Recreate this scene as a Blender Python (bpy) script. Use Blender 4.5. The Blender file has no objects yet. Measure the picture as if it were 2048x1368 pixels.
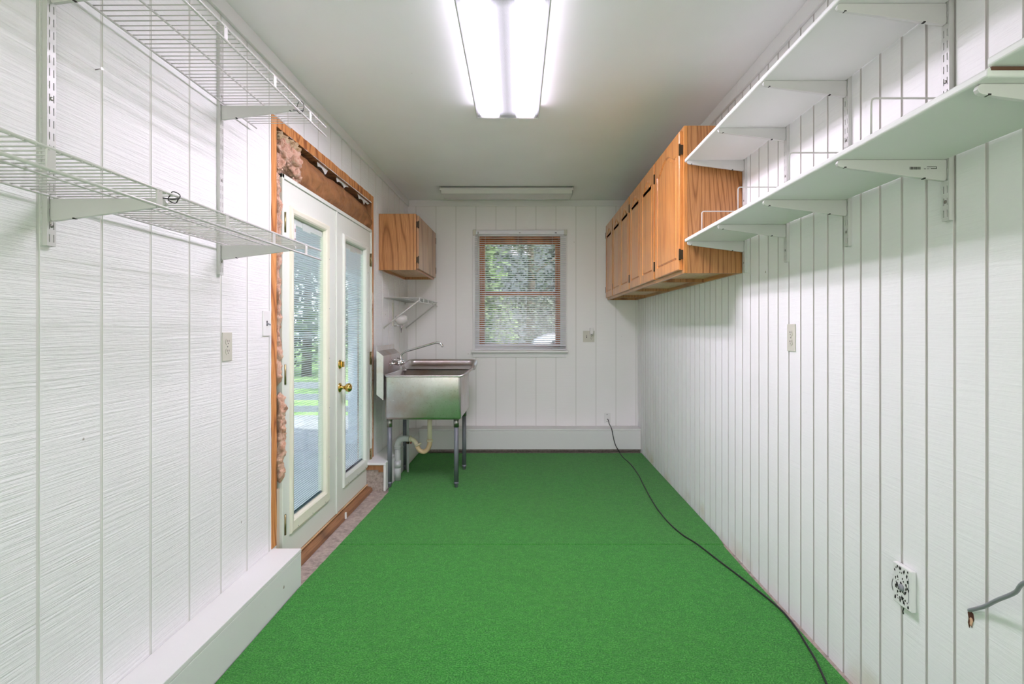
import bpy, bmesh, math, random
from mathutils import Vector, noise
random.seed(7)
C = bpy.context.scene.collection
S = bpy.context.scene

# ------------------------------------------------------------------ camera
CH = 1.216                      # eye height
F = 1100.0                      # focal length in pixels of a 2048 wide frame
VX, VY = 1053.0, 657.0          # vanishing point of the room
cam_d = bpy.data.cameras.new('camera'); cam = bpy.data.objects.new('camera', cam_d); C.objects.link(cam)
cam.location = (0, 0, CH); cam.rotation_euler = (math.radians(90), 0, 0)
cam_d.sensor_width = 36; cam_d.sensor_fit = 'HORIZONTAL'; cam_d.lens = F/2048*36
cam_d.shift_x = -(VX-1024)/2048; cam_d.shift_y = -(684-VY)/2048
cam_d.clip_start = 0.02; cam_d.clip_end = 300
S.camera = cam

# ------------------------------------------------------------------ view, sky, sun
S.view_settings.view_transform = 'Standard'; S.view_settings.look = 'None'
S.view_settings.gamma = 1; S.view_settings.use_curve_mapping = False
S.view_settings.exposure = 2.15
SKY_STRENGTH = 0.16; SUN_ENERGY = 2.3; LAMP = 16.0; FILL = 2.6; LCOL = (1, .872, 1.08, 1)
w = bpy.data.worlds.new('sky'); S.world = w; w.use_nodes = True
nt = w.node_tree
sky = nt.nodes.new('ShaderNodeTexSky'); sky.sky_type = 'NISHITA'; sky.sun_disc = False
sky.sun_elevation = math.radians(50); sky.sun_rotation = math.radians(120); sky.altitude = 100
hs = nt.nodes.new('ShaderNodeHueSaturation'); hs.inputs['Saturation'].default_value = 0.45
nt.links.new(sky.outputs[0], hs.inputs['Color'])
nt.links.new(hs.outputs[0], nt.nodes['Background'].inputs[0])
nt.nodes['Background'].inputs[1].default_value = SKY_STRENGTH
sd = bpy.data.lights.new('sun', 'SUN'); sd.energy = SUN_ENERGY; sd.angle = math.radians(1.5); sd.color = (1, .96, .88)
so = bpy.data.objects.new('sun', sd); C.objects.link(so)
fd = bpy.data.lights.new('fill_lamp', 'AREA'); fd.shape = 'RECTANGLE'; fd.size = 1.5; fd.size_y = 1.9; fd.energy = FILL; fd.color = (1, .84, .97)  # added fill lamp, unseen behind the camera, tinted against the green bounce
fo = bpy.data.objects.new('fill_lamp', fd); C.objects.link(fo); fo.location = (0, -1.72, 1.15); fd.spread = math.radians(110)
fo.rotation_euler = Vector((0, 1, .42)).to_track_quat('-Z', 'Z').to_euler()
so.rotation_euler = Vector((-0.62, 0.42, -0.9)).to_track_quat('-Z', 'Y').to_euler()

# ------------------------------------------------------------------ room numbers
L, R, ZB, H = 1.207, 1.128, 5.589, 2.517
Y0 = -1.7                        # the wall behind the camera

# ------------------------------------------------------------------ mesh helpers
class M:
    def __init__(s): s.v = []; s.f = []; s.m = []; s.s = []
    def add(s, vs, fs, mi=0, sm=False):
        b = len(s.v); s.v += [tuple(v) for v in vs]
        for f in fs: s.f.append(tuple(b+i for i in f)); s.m.append(mi); s.s.append(sm)
        return s
    def box(s, x0, x1, y0, y1, z0, z1, mi=0):
        return s.hexa([(x0,y0,z0),(x1,y0,z0),(x1,y1,z0),(x0,y1,z0),(x0,y0,z1),(x1,y0,z1),(x1,y1,z1),(x0,y1,z1)], mi)
    def hexa(s, p, mi=0):
        return s.add(p, [(0,3,2,1),(4,5,6,7),(0,1,5,4),(1,2,6,5),(2,3,7,6),(3,0,4,7)], mi)
    def prism(s, poly, off, mi=0, sm=False):
        n = len(poly); off = Vector(off)
        vs = [Vector(p) for p in poly] + [Vector(p)+off for p in poly]
        s.add(vs, [tuple(range(n))[::-1], tuple(range(n, 2*n))], mi)
        b = len(s.v)-2*n
        for i in range(n):
            j = (i+1) % n; s.f.append((b+i, b+j, b+n+j, b+n+i)); s.m.append(mi); s.s.append(sm)
        return s
    def loft(s, loops, mi=0, sm=False, cap0=True, cap1=True, closed=True):
        n = len(loops[0]); b = len(s.v)
        for lp in loops: s.v += [tuple(p) for p in lp]
        for k in range(len(loops)-1):
            for i in range(n if closed else n-1):
                j = (i+1) % n
                s.f.append((b+k*n+i, b+k*n+j, b+(k+1)*n+j, b+(k+1)*n+i)); s.m.append(mi); s.s.append(sm)
        if cap0: s.f.append(tuple(b+i for i in range(n))[::-1]); s.m.append(mi); s.s.append(False)
        if cap1: s.f.append(tuple(b+(len(loops)-1)*n+i for i in range(n))); s.m.append(mi); s.s.append(False)
        return s
    def tube(s, pts, r, n=8, mi=0, rs=None):
        pts = [Vector(p) for p in pts]; loops = []
        t = (pts[1]-pts[0]).normalized()
        u = t.orthogonal().normalized()
        for i, p in enumerate(pts):
            if i == 0: d = pts[1]-pts[0]
            elif i == len(pts)-1: d = pts[-1]-pts[-2]
            else: d = (pts[i+1]-p).normalized() + (p-pts[i-1]).normalized()
            d = d.normalized() if d.length > 1e-9 else t
            u = (u - d*u.dot(d)); u = u.normalized() if u.length > 1e-6 else d.orthogonal().normalized()
            w_ = d.cross(u); t = d
            rr = rs[i] if rs else r
            loops.append([p + (u*math.cos(a)+w_*math.sin(a))*rr for a in [2*math.pi*k/n for k in range(n)]])
        return s.loft(loops, mi, True)
    def lathe(s, c, axis, prof, n=16, mi=0):
        c = Vector(c); d = Vector(axis).normalized(); u = d.orthogonal().normalized(); w_ = d.cross(u)
        loops = [[c + d*h + (u*math.cos(a)+w_*math.sin(a))*max(r, 1e-5) for a in [2*math.pi*k/n for k in range(n)]] for r, h in prof]
        return s.loft(loops, mi, True)
    def build(s, name, mats, parent=None, bevel=0, seg=2, recalc=True, angle=35):
        if not isinstance(mats, (list, tuple)): mats = [mats]
        if parent is not None: o = wloc[parent.name]
        else:
            xs = [v[0] for v in s.v]; ys = [v[1] for v in s.v]; zs = [v[2] for v in s.v]
            o = Vector(((min(xs)+max(xs))/2, (min(ys)+max(ys))/2, min(zs)))
        me = bpy.data.meshes.new(name)
        me.from_pydata([(v[0]-o.x, v[1]-o.y, v[2]-o.z) for v in s.v], [], s.f)
        for m in mats: me.materials.append(m)
        for p, mi, sm in zip(me.polygons, s.m, s.s): p.material_index = mi; p.use_smooth = sm
        if recalc:
            bm = bmesh.new(); bm.from_mesh(me); bmesh.ops.recalc_face_normals(bm, faces=bm.faces); bm.to_mesh(me); bm.free()
        me.update()
        ob = bpy.data.objects.new(name, me); C.objects.link(ob)
        if parent is not None: ob.parent = parent; wloc[ob.name] = o
        else: ob.location = o; wloc[ob.name] = o
        if bevel:
            b = ob.modifiers.new('bevel', 'BEVEL'); b.width = bevel; b.segments = seg; b.limit_method = 'ANGLE'; b.angle_limit = math.radians(angle)
            b.use_clamp_overlap = True
        return ob
wloc = {}
def thing(name, label, cat, loc, group=None):
    o = bpy.data.objects.new(name, None); C.objects.link(o); o.location = loc; o.empty_display_size = .05
    wloc[o.name] = Vector(loc); o['label'] = label; o['category'] = cat
    if group: o['group'] = group
    return o
def tag(o, label, cat, group=None):
    o['label'] = label; o['category'] = cat
    if group: o['group'] = group
    return o
def struct(o, label=None):
    o['kind'] = 'structure'
    if label: o['label'] = label
    return o
def structroot(name, loc, label=None):
    o = bpy.data.objects.new(name, None); C.objects.link(o); o.location = loc; o.empty_display_size = .05
    wloc[o.name] = Vector(loc); return struct(o, label)
def dup(root, off, label=None):
    r = root.copy(); C.objects.link(r); r.location = root.location + Vector(off)
    if label: r['label'] = label
    for ch in list(root.children):
        c = ch.copy(); C.objects.link(c); c.parent = r
        for g in list(ch.children):
            d = g.copy(); C.objects.link(d); d.parent = c
    return r
def fillet(pts, r, n=5):
    pts = [Vector(p) for p in pts]; out = [pts[0]]
    for i in range(1, len(pts)-1):
        a = (pts[i-1]-pts[i]); b = (pts[i+1]-pts[i]); q = min(r, a.length*.45, b.length*.45)
        p0 = pts[i]+a.normalized()*q; p1 = pts[i]+b.normalized()*q
        for k in range(n+1):
            t = k/n; out.append(p0*(1-t)**2 + pts[i]*2*t*(1-t) + p1*t*t)
    return out + [pts[-1]]
def spline(pts, n=8):
    P = [Vector(p) for p in pts]; P = [P[0]*2-P[1]] + P + [P[-1]*2-P[-2]]; out = []
    for i in range(1, len(P)-2):
        a, b, c, d = P[i-1:i+3]
        for k in range(n):
            t = k/n
            out.append(.5*((2*b)+(c-a)*t+(2*a-5*b+4*c-d)*t*t+(3*b-a-3*c+d)*t**3))
    return out + [P[-2]]
def rrect(x0, x1, y0, y1, r, n=4):
    out = []
    for cx, cy, a0 in ((x1-r, y1-r, 0), (x0+r, y1-r, 90), (x0+r, y0+r, 180), (x1-r, y0+r, 270)):
        for k in range(n+1):
            a = math.radians(a0+90*k/n); out.append((cx+r*math.cos(a), cy+r*math.sin(a)))
    return out
def px(x, y, Z): return Vector(((x-VX)*Z/F, Z, CH+(VY-y)*Z/F))      # reading a measured point of the photo at a known distance

# ------------------------------------------------------------------ materials
def srgb(r, g, b):
    f = lambda c: (c/255/12.92) if c/255 <= .04045 else ((c/255+.055)/1.055)**2.4
    return (f(r), f(g), f(b), 1)
def mat(name, col=(.8,.8,.8,1), rough=.5, metal=0, spec=.5):
    m = bpy.data.materials.new(name); m.use_nodes = True
    b = m.node_tree.nodes['Principled BSDF']
    b.inputs['Base Color'].default_value = col; b.inputs['Roughness'].default_value = rough
    b.inputs['Metallic'].default_value = metal; b.inputs['Specular IOR Level'].default_value = spec
    return m
def N(m, t, **k):
    n = m.node_tree.nodes.new(t)
    for a, v in k.items():
        if a in n.inputs: n.inputs[a].default_value = v
        else: setattr(n, a, v)
    return n
def lk(m, a, b): m.node_tree.links.new(a, b)
def bsdf(m): return m.node_tree.nodes['Principled BSDF']
def coords(m, scale, rot=(0,0,0), kind='Object'):
    tc = N(m, 'ShaderNodeTexCoord'); mp = N(m, 'ShaderNodeMapping')
    mp.inputs['Scale'].default_value = scale; mp.inputs['Rotation'].default_value = rot
    lk(m, tc.outputs[kind], mp.inputs['Vector']); return mp.outputs[0]
def tex(m, vec, scale=1, detail=3, rough=.5, dist=0):
    n = N(m, 'ShaderNodeTexNoise'); n.inputs['Scale'].default_value = scale; n.inputs['Detail'].default_value = detail
    n.inputs['Roughness'].default_value = rough; n.inputs['Distortion'].default_value = dist
    lk(m, vec, n.inputs['Vector']); return n.outputs['Fac']
def ramp(m, fac, stops):
    r = N(m, 'ShaderNodeValToRGB'); e = r.color_ramp.elements
    while len(e) < len(stops): e.new(.5)
    for el, (p, c) in zip(e, stops): el.position = p; el.color = c
    lk(m, fac, r.inputs[0]); return r.outputs[0]
def math_(m, op, a, b=None):
    n = N(m, 'ShaderNodeMath'); n.operation = op
    for i, x in enumerate((a, b)):
        if x is None: continue
        if isinstance(x, (int, float)): n.inputs[i].default_value = x
        else: lk(m, x, n.inputs[i])
    return n.outputs[0]
def mix(m, fac, a, b, mode='MIX'):
    n = N(m, 'ShaderNodeMix'); n.data_type = 'RGBA'; n.blend_type = mode
    for i, x in ((0, fac), (6, a), (7, b)):
        if isinstance(x, (int, float, tuple)): n.inputs[i].default_value = x
        else: lk(m, x, n.inputs[i])
    return n.outputs[2]
def bump(m, h, strength=.3, dist=.002):
    n = N(m, 'ShaderNodeBump'); n.inputs['Strength'].default_value = strength; n.inputs['Distance'].default_value = dist
    lk(m, h, n.inputs['Height']); lk(m, n.outputs[0], bsdf(m).inputs['Normal'])

def wallpaint(name, col, scale, strength, fine=.4, stain=False, dist=.0035):
    m = mat(name, col, .48)
    a = tex(m, coords(m, scale), 1, 4, .65, .3)
    b = tex(m, coords(m, (60, 60, 60)), 1, 2)
    h = math_(m, 'ADD', a, math_(m, 'MULTIPLY', b, fine))
    bump(m, h, strength, dist)
    c = tex(m, coords(m, (1.3, 1.3, .9)), 1, 3)
    v = ramp(m, c, [(.35, (col[0]*.95, col[1]*.955, col[2]*.94, 1)), (.65, col)])
    sp = tex(m, coords(m, (23, 23, 23)), 1, 2, .4)      # small dirt specks
    v = mix(m, ramp(m, sp, [(.80, (0,0,0,1)), (.83, (1,1,1,1))]), v, srgb(150,140,125))
    if stain:                                           # tide stain low on the wall
        tc = N(m, 'ShaderNodeTexCoord'); sx = N(m, 'ShaderNodeSeparateXYZ'); lk(m, tc.outputs['Object'], sx.inputs[0])
        z = math_(m, 'ADD', sx.outputs[2], math_(m, 'MULTIPLY', tex(m, coords(m, (5, 5, 8)), 1, 4), .16))
        band = ramp(m, z, [(.09, (0,0,0,1)), (.13, (.55,.55,.55,1)), (.17, (.5,.5,.5,1)), (.24, (0,0,0,1))])
        pat = ramp(m, tex(m, coords(m, (1, 1.6, 1)), 1, 3), [(.5, (0,0,0,1)), (.6, (1,1,1,1))])
        v = mix(m, mix(m, 1.0, band, pat, 'MULTIPLY'), v, srgb(196,180,140))
    lk(m, v, bsdf(m).inputs['Base Color'])
    return m
WHITE = srgb(243, 243, 242)
M_wl = wallpaint('white_rough_sawn_paint_left', WHITE, (4, 4, 150), 1.0, .2, dist=.0045)
M_wr = wallpaint('white_grooved_paint_right', WHITE, (5, 5, 110), .35, .3, stain=True)
M_wb = wallpaint('white_paint_back', srgb(240,239,236), (4, 4, 120), .35, .25)
M_groove = mat('groove_paint', srgb(212,209,205), .6)
M_grl = mat('groove_paint_light', srgb(220,220,214), .6)
M_ceil = wallpaint('ceiling_paint', srgb(246,246,246), (8, 8, 8), .06, .2)
M_trim = mat('white_trim_paint', srgb(226,226,223), .4)
M_box = wallpaint('white_board_paint', srgb(224,225,221), (30, 30, 30), .08, .5)
M_shelf = wallpaint('white_shelf_melamine', srgb(228,229,226), (50, 50, 50), .04, .5)
M_metal_w = mat('white_enamelled_metal', srgb(206,206,202), .35)
M_wire = mat('white_vinyl_wire', srgb(202,202,196), .3)
M_door = mat('pale_green_white_door_paint', srgb(222,228,216), .38)
M_lite = mat('cream_plastic_lite_frame', srgb(228,228,206), .35)
M_slat = mat('white_blind_slat', srgb(232,232,236), .45)
M_dark = mat('dark_recess', srgb(35,32,30), .8)
M_plate_b = mat('beige_plastic', srgb(205,203,188), .35)
M_plate_w = mat('white_plastic', srgb(228,228,224), .35)
M_brass = mat('polished_brass', srgb(214,182,105), .14, 1)
M_hinge = mat('dull_brass_hinge', srgb(150,138,98), .4, .9)
M_hinged = mat('dark_bronze_hinge', srgb(78,66,52), .4, .8)
M_chrome = mat('chrome', srgb(200,200,200), .12, 1)
M_screw = mat('steel_screw', srgb(150,148,142), .3, 1)
M_black = mat('black_rubber_cable', srgb(28,28,28), .5)
M_greyc = mat('grey_cable_jacket', srgb(140,142,146), .45)
M_pvcw = mat('aged_white_pvc', srgb(214,205,176), .45)
M_pvcc = mat('cream_pvc', srgb(206,180,140), .45)
M_pvcg = mat('grey_white_pvc', srgb(186,190,186), .5)
M_legp = mat('grey_painted_pipe', srgb(112,116,122), .5, .3)
M_red = mat('red_valve_handle', srgb(140,24,26), .4)
M_smoke = mat('frosted_plastic', srgb(214,214,208), .25)


def glass(name, tint=(1,1,1,1), refl=1.0):
    m = bpy.data.materials.new(name); m.use_nodes = True; t = m.node_tree; t.nodes.remove(t.nodes['Principled BSDF'])
    tr = t.nodes.new('ShaderNodeBsdfTransparent'); tr.inputs[0].default_value = tint
    gl = t.nodes.new('ShaderNodeBsdfGlossy'); gl.inputs['Roughness'].default_value = .02
    ge = t.nodes.new('ShaderNodeNewGeometry'); dt = t.nodes.new('ShaderNodeVectorMath'); dt.operation = 'DOT_PRODUCT'
    t.links.new(ge.outputs['Incoming'], dt.inputs[0]); t.links.new(ge.outputs['Normal'], dt.inputs[1])
    def mt_(op, a, b=None):
        n = t.nodes.new('ShaderNodeMath'); n.operation = op; t.links.new(a, n.inputs[0])
        if b is not None: n.inputs[1].default_value = b
        return n.outputs[0]
    c = mt_('ABSOLUTE', dt.outputs['Value']); n1 = t.nodes.new('ShaderNodeMath'); n1.operation = 'SUBTRACT'; n1.inputs[0].default_value = 1; t.links.new(c, n1.inputs[1])
    fr = mt_('ADD', mt_('MULTIPLY', mt_('POWER', n1.outputs[0], 5.0), .5*refl), .03*refl)      # thin pane: Schlick reflection, half per surface
    mx = t.nodes.new('ShaderNodeMixShader')
    t.links.new(fr, mx.inputs[0]); t.links.new(tr.outputs[0], mx.inputs[1]); t.links.new(gl.outputs[0], mx.inputs[2])
    t.links.new(mx.outputs[0], t.nodes['Material Output'].inputs[0]); return m
M_glass = glass('window_glass', (.93,.96,.95,1))

def wood(name, dark, mid, light, rings=10, rough=.36, along=2, gs=1.0, off=0.0):
    m = mat(name, mid, rough)
    sc = [7*gs, 7*gs, 7*gs]; sc[along] = .75*gs
    v = coords(m, tuple(sc)); 
    m.node_tree.nodes[-1].inputs['Location'].default_value = (off, off*1.7, off*.6)
    a = tex(m, v, .55, 1.5, .4)
    r = math_(m, 'PINGPONG', math_(m, 'MULTIPLY', a, rings), .5)
    rc = ramp(m, math_(m, 'MULTIPLY', r, 2.0), [(.0, dark), (.28, mid), (.75, light), (1, mid)])
    s2 = [260, 260, 260]; s2[along] = 7
    g = tex(m, coords(m, tuple(s2)), 1, 2, .6)
    gc = ramp(m, g, [(.36, (.62,.55,.48,1)), (.52, (1,1,1,1))])
    c = mix(m, .75, rc, gc, 'MULTIPLY')
    lk(m, c, bsdf(m).inputs['Base Color'])
    bump(m, g, .12, .001)
    bsdf(m).inputs['Coat Weight'].default_value = .25; bsdf(m).inputs['Coat Roughness'].default_value = .2
    return m
M_oakside = wood('oak_plywood_cathedral', srgb(140,90,46), srgb(180,124,72), srgb(190,136,82), 32, .42, off=3.1, gs=.8)
M_oak = wood('honey_oak_door', srgb(190,118,56), srgb(208,138,70), srgb(216,150,82), 7, .28, off=1.3)
M_oakrail = wood('honey_oak_rail', srgb(178,112,54), srgb(208,142,76), srgb(216,154,90), 5, .32, along=1, off=2.2)
M_oakdull = wood('dull_oak', srgb(150,106,70), srgb(182,138,98), srgb(190,148,108), 5, .45, off=5.2)
M_under = wood('cabinet_underside', srgb(186,140,92), srgb(210,168,120), srgb(216,176,130), 4, .5, along=1)
M_raw = wood('raw_siding_wood', srgb(150,84,36), srgb(204,134,70), srgb(222,156,92), 12, .8, off=.7, gs=1.6)
M_winw = wood('stained_window_wood', srgb(142,78,36), srgb(178,104,52), srgb(190,116,62), 6, .45)
M_thr = wood('brown_threshold_wood', srgb(104,70,42), srgb(140,96,58), srgb(152,108,70), 6, .5, along=1)
M_joist = wood('old_sill_wood', srgb(110,70,40), srgb(150,102,62), srgb(166,118,76), 8, .8)

def steel():
    m = mat('worn_stainless_steel', srgb(198,194,194), .4, 1)
    s = tex(m, coords(m, (3, 3, 3)), 1, 5, .6)
    s2 = tex(m, coords(m, (90, 90, 90)), 1, 3, .7)
    c = ramp(m, s, [(.3, srgb(222,218,220)), (.5, srgb(206,200,200)), (.68, srgb(196,176,168))])
    c = mix(m, ramp(m, s2, [(.58, (0,0,0,1)), (.76, (.4,.4,.4,1))]), c, srgb(140,122,112))
    lk(m, c, bsdf(m).inputs['Base Color'])
    lk(m, ramp(m, s2, [(.3, (.27,.27,.27,1)), (.75, (.42,.42,.42,1))]), bsdf(m).inputs['Roughness'])
    br = tex(m, coords(m, (260, 260, 6)), 1, 2); bump(m, br, .12, .001)
    bsdf(m).inputs['Anisotropic'].default_value = .4
    return m
M_steel = steel()
def concrete(name, c1, c2, sc=30):
    m = mat(name, c1, .85); a = tex(m, coords(m, (sc, sc, sc)), 1, 6, .7)
    lk(m, ramp(m, a, [(.35, c2), (.6, c1)]), bsdf(m).inputs['Base Color']); bump(m, a, .4, .004); return m
M_conc = concrete('concrete_slab', srgb(176,162,150), srgb(134,124,116))
M_curb = concrete('concrete_curb', srgb(172,160,148), srgb(132,122,112), 50)
M_patio = concrete('patio_concrete', srgb(160,158,164), srgb(132,130,136), 6)
def carpet(name, off):
    m = mat(name, srgb(46,128,50), .95, spec=.15)
    a = tex(m, coords(m, (170, 170, 170)), 1, 3, .7); b = tex(m, coords(m, (1.1+off, .8, 1)), 1, 3); d = tex(m, coords(m, (45, 45, 45)), 1, 3)
    c = ramp(m, a, [(.32, srgb(16,82,18)), (.5, srgb(46,142,42)), (.66, srgb(104,186,86))])
    c2 = mix(m, ramp(m, b, [(.35, (0,0,0,1)), (.7, (.28,.28,.28,1))]), c, srgb(72,128,50))
    c3 = mix(m, ramp(m, d, [(.4, (.3,.3,.3,1)), (.6, (0,0,0,1))]), c2, srgb(24,98,32))
    lk(m, c3, bsdf(m).inputs['Base Color'])
    bump(m, math_(m, 'ADD', a, d), 1.0, .006)
    bsdf(m).inputs['Sheen Weight'].default_value = .15
    return m
M_car1 = carpet('green_turf_carpet', 0); M_car2 = carpet('green_turf_carpet_far', .4)
def fluffy(name, c1, c2, c3):
    m = mat(name, c1, .95, spec=.1); a = tex(m, coords(m, (26, 26, 26)), 1, 6, .7, 1.5)
    lk(m, ramp(m, a, [(.3, c3), (.48, c1), (.68, c2)]), bsdf(m).inputs['Base Color'])
    b = tex(m, coords(m, (120, 120, 120)), 1, 4, .7, 2); bump(m, math_(m, 'ADD', a, b), 1, .008)
    bsdf(m).inputs['Subsurface Weight'].default_value = .0
    return m
M_pink = fluffy('pink_fibreglass', srgb(240,196,168), srgb(248,220,196), srgb(216,150,120))
M_pale = fluffy('pale_yellow_fibreglass', srgb(232,206,164), srgb(242,224,190), srgb(190,148,106))
def kraft():
    m = mat('brown_kraft_paper', srgb(140,96,58), .6)
    a = tex(m, coords(m, (8, 9, 12)), 1, 4, .6, 1); b = tex(m, coords(m, (6, 6, 90)), 1, 2)
    lk(m, ramp(m, a, [(.3, srgb(128,86,50)), (.6, srgb(160,112,70))]), bsdf(m).inputs['Base Color'])
    bump(m, math_(m, 'ADD', a, math_(m, 'MULTIPLY', b, .15)), .5, .006); return m
M_kraft = kraft()
def leafm(name, c1, c2):
    m = mat(name, c1, .6); oi = N(m, 'ShaderNodeTexCoord')
    a = tex(m, coords(m, (3, 3, 3)), 1, 3); lk(m, ramp(m, a, [(.35, c2), (.65, c1)]), bsdf(m).inputs['Base Color'])
    bsdf(m).inputs['Subsurface Weight'].default_value = 0
    return m
M_leaf = leafm('green_leaves', srgb(96,116,70), srgb(44,58,40))
M_leafd = leafm('dark_green_leaves', srgb(70,84,64), srgb(34,40,38))
M_bark = mat('bark', srgb(92,78,64), .9)
M_lawn = mat('lawn', srgb(150,190,96), .9)
_a = tex(M_lawn, coords(M_lawn, (2, 2, 2)), 1, 5); lk(M_lawn, ramp(M_lawn, _a, [(.35, srgb(112,142,82)), (.65, srgb(150,178,116))]), bsdf(M_lawn).inputs['Base Color'])
M_greyw = mat('weathered_grey_board', srgb(140,142,150), .8)
M_siding = mat('pale_exterior_siding', srgb(205,205,215), .7)
M_car_paint = mat('pale_silver_car_paint', srgb(205,205,222), .2, .3)
M_carglass = mat('dark_car_glass', srgb(60,62,70), .08)

# ------------------------------------------------------------------ the setting
def grooved(name, P, u0, u1, z0, z1, gw, gd, gpos, holes, T, mats):
    """a panel wall with vertical grooves cut in its face; P(u, depth into the wall, z); holes = (u0,u1,z0,z1)"""
    m = M(); cuts = {u0, u1}; gr = []
    for g in gpos:
        a, b = g-gw/2, g+gw/2
        if a <= u0+.001 or b >= u1-.001: continue
        if any(h[0]-gw < g < h[0]+gw or h[1]-gw < g < h[1]+gw for h in holes): continue
        gr.append((a, b)); cuts |= {a, b}
    for h in holes: cuts |= {h[0], h[1]}
    us = sorted(cuts); zs = sorted({z0, z1} | {h[2] for h in holes} | {h[3] for h in holes})
    isg = lambda u: any(a < u < b for a, b in gr)
    inh = lambda u, z: any(h[0] < u < h[1] and h[2] < z < h[3] for h in holes)
    quad = lambda a, b, c, d, mi: m.add([P(*a), P(*b), P(*c), P(*d)], [(0,1,2,3)], mi)
    for k in range(len(zs)-1):
        za, zb_ = zs[k], zs[k+1]; zc = (za+zb_)/2; prev = None
        for i in range(len(us)-1):
            a, b = us[i], us[i+1]; uc = (a+b)/2
            hole = inh(uc, zc); g = isg(uc); d = None if hole else (gd if g else 0)
            if d is not None:
                quad((a,d,za), (b,d,za), (b,d,zb_), (a,d,zb_), 1 if g else 0)
                quad((a,T,za), (b,T,za), (b,T,zb_), (a,T,zb_), 0)
            if prev != 'x' and i > 0:
                if (prev is None) != (d is None): quad((a, (d if prev is None else prev), za), (a,T,za), (a,T,zb_), (a,(d if prev is None else prev),zb_), 2)
                elif prev is not None and prev != d: quad((a,prev,za), (a,d,za), (a,d,zb_), (a,prev,zb_), 1)
            prev = d
    for h in holes:
        for z in (h[2], h[3]):
            if z > z0+.001: quad((h[0],0,z), (h[1],0,z), (h[1],T,z), (h[0],T,z), 2)
    for u in (u0, u1): quad((u,0,z0), (u,T,z0), (u,T,z1), (u,0,z1), 0)
    for z in (z0, z1): quad((u0,0,z), (u1,0,z), (u1,T,z), (u0,T,z), 0)
    return m.build(name, mats, recalc=False)
rng = lambda a, s, lo, hi: [a+s*k for k in range(-60, 60) if lo < a+s*k < hi]
PL = lambda u, d, z: (-L-d, u, z)
PR = lambda u, d, z: (R+d, u, z)
PB = lambda u, d, z: (u, ZB+d, z)
T = .11
DO = (2.653, 4.285, 0.0, 2.192)          # door opening in the left wall
struct(grooved('wall_left', PL, Y0, ZB+T, -.06, H+.02, .0115, .0022, rng(1.562, .2032, Y0, ZB), [(DO[0], DO[1], -.06+.0001, DO[3])], T, [M_wl, M_grl, M_joist]), 'white painted rough-sawn panel wall with wide grooves and the glass doors')
struct(grooved('wall_right', PR, Y0, ZB+T, -.06, H+.02, .0112, .0042, rng(1.3475, .1016, Y0, ZB), [], T, [M_wr, M_groove, M_joist]), 'white painted panel wall with narrow vertical grooves')
WO = (-.478, .342, 1.0, 2.150)
struct(grooved('wall_back', PB, -L, R, -.06, H+.02, .0095, .0014, rng(-.107, .2032, -L, R), [WO], T, [M_wb, M_grl, M_trim]), 'white panel wall with the window')
struct(M().box(-L-T, -.80, Y0-.1, Y0, -.06, H+.02).box(.80, R+T, Y0-.1, Y0, -.06, H+.02).box(-.80, .80, Y0-.1, Y0, 2.15, H+.02).build('wall_front', M_wb), 'wall behind the viewpoint with an opening added for the fill lamp')  # unseen wall; its opening is added to hold the fill lamp
struct(M().box(-L-T, R+T, Y0-.1, ZB+T, H, H+.12).build('ceiling', M_ceil))
struct(M().box(-L-T, R+T, Y0-.1, ZB+T, -.16, -.012).build('floor', M_conc), 'bare concrete slab showing beside the green carpet')
# flat mouldings under the ceiling
struct(M().box(-L, -L+.016, Y0, 1.62, H-.068, H).box(-L, -L+.016, 1.622, ZB, H-.064, H).build('trim_1', M_trim, bevel=.003), 'white ceiling moulding along the left wall')
struct(M().box(R-.016, R, Y0, 2.9, H-.068, H).box(R-.016, R, 2.902, ZB, H-.066, H).build('trim_2', M_trim, bevel=.003), 'white ceiling moulding along the right wall')
struct(M().box(-L+.017, R-.017, ZB-.016, ZB, H-.06, H).build('trim_3', M_trim, bevel=.003), 'white ceiling moulding along the back wall')

# boxed-in concrete curbs along the walls
def curb(name, y0, y1, xf, zt, label, gap=.004):
    o = M().box(-L, xf, y0, y1, zt-.019, zt).box(xf-.018, xf-.001, y0, y1, gap-.012, zt-.020).build(name, M_box, bevel=.0025)
    struct(o, label)
    return o
curb('baseboard_left', Y0, 2.618, -1.071, .170, 'white boxed board along the foot of the left wall, nearest')
curb('baseboard_left', 4.135, ZB, -1.058, .206, 'white boxed board along the foot of the left wall beyond the doors')
struct(M().box(-L, -1.09, Y0, 2.612, -.012, .148).build('trim_4', M_curb))
struct(M().box(-L, -1.078, 4.15, ZB, -.012, .150).build('trim_5', M_curb), 'bare concrete curb end under the boxed board')
struct(M().box(-L, -1.078, 4.143, ZB, .151, .186).box(-1.115, -1.078, 4.140, 4.2, .135, .1505).build('trim_6', M_joist), 'brown sill wood under the boxed board')
yf = 5.409
struct(M().box(-1.057, R-.002, yf, ZB, .209, .228).box(-1.057, R-.002, yf, yf+.018, .026, .208).build('baseboard_back', M_box, bevel=.003), 'white boxed board along the foot of the back wall')
struct(M().box(-1.057, R, yf+.075, ZB, -.012, .2085).build('trim_7', M_curb))

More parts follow.
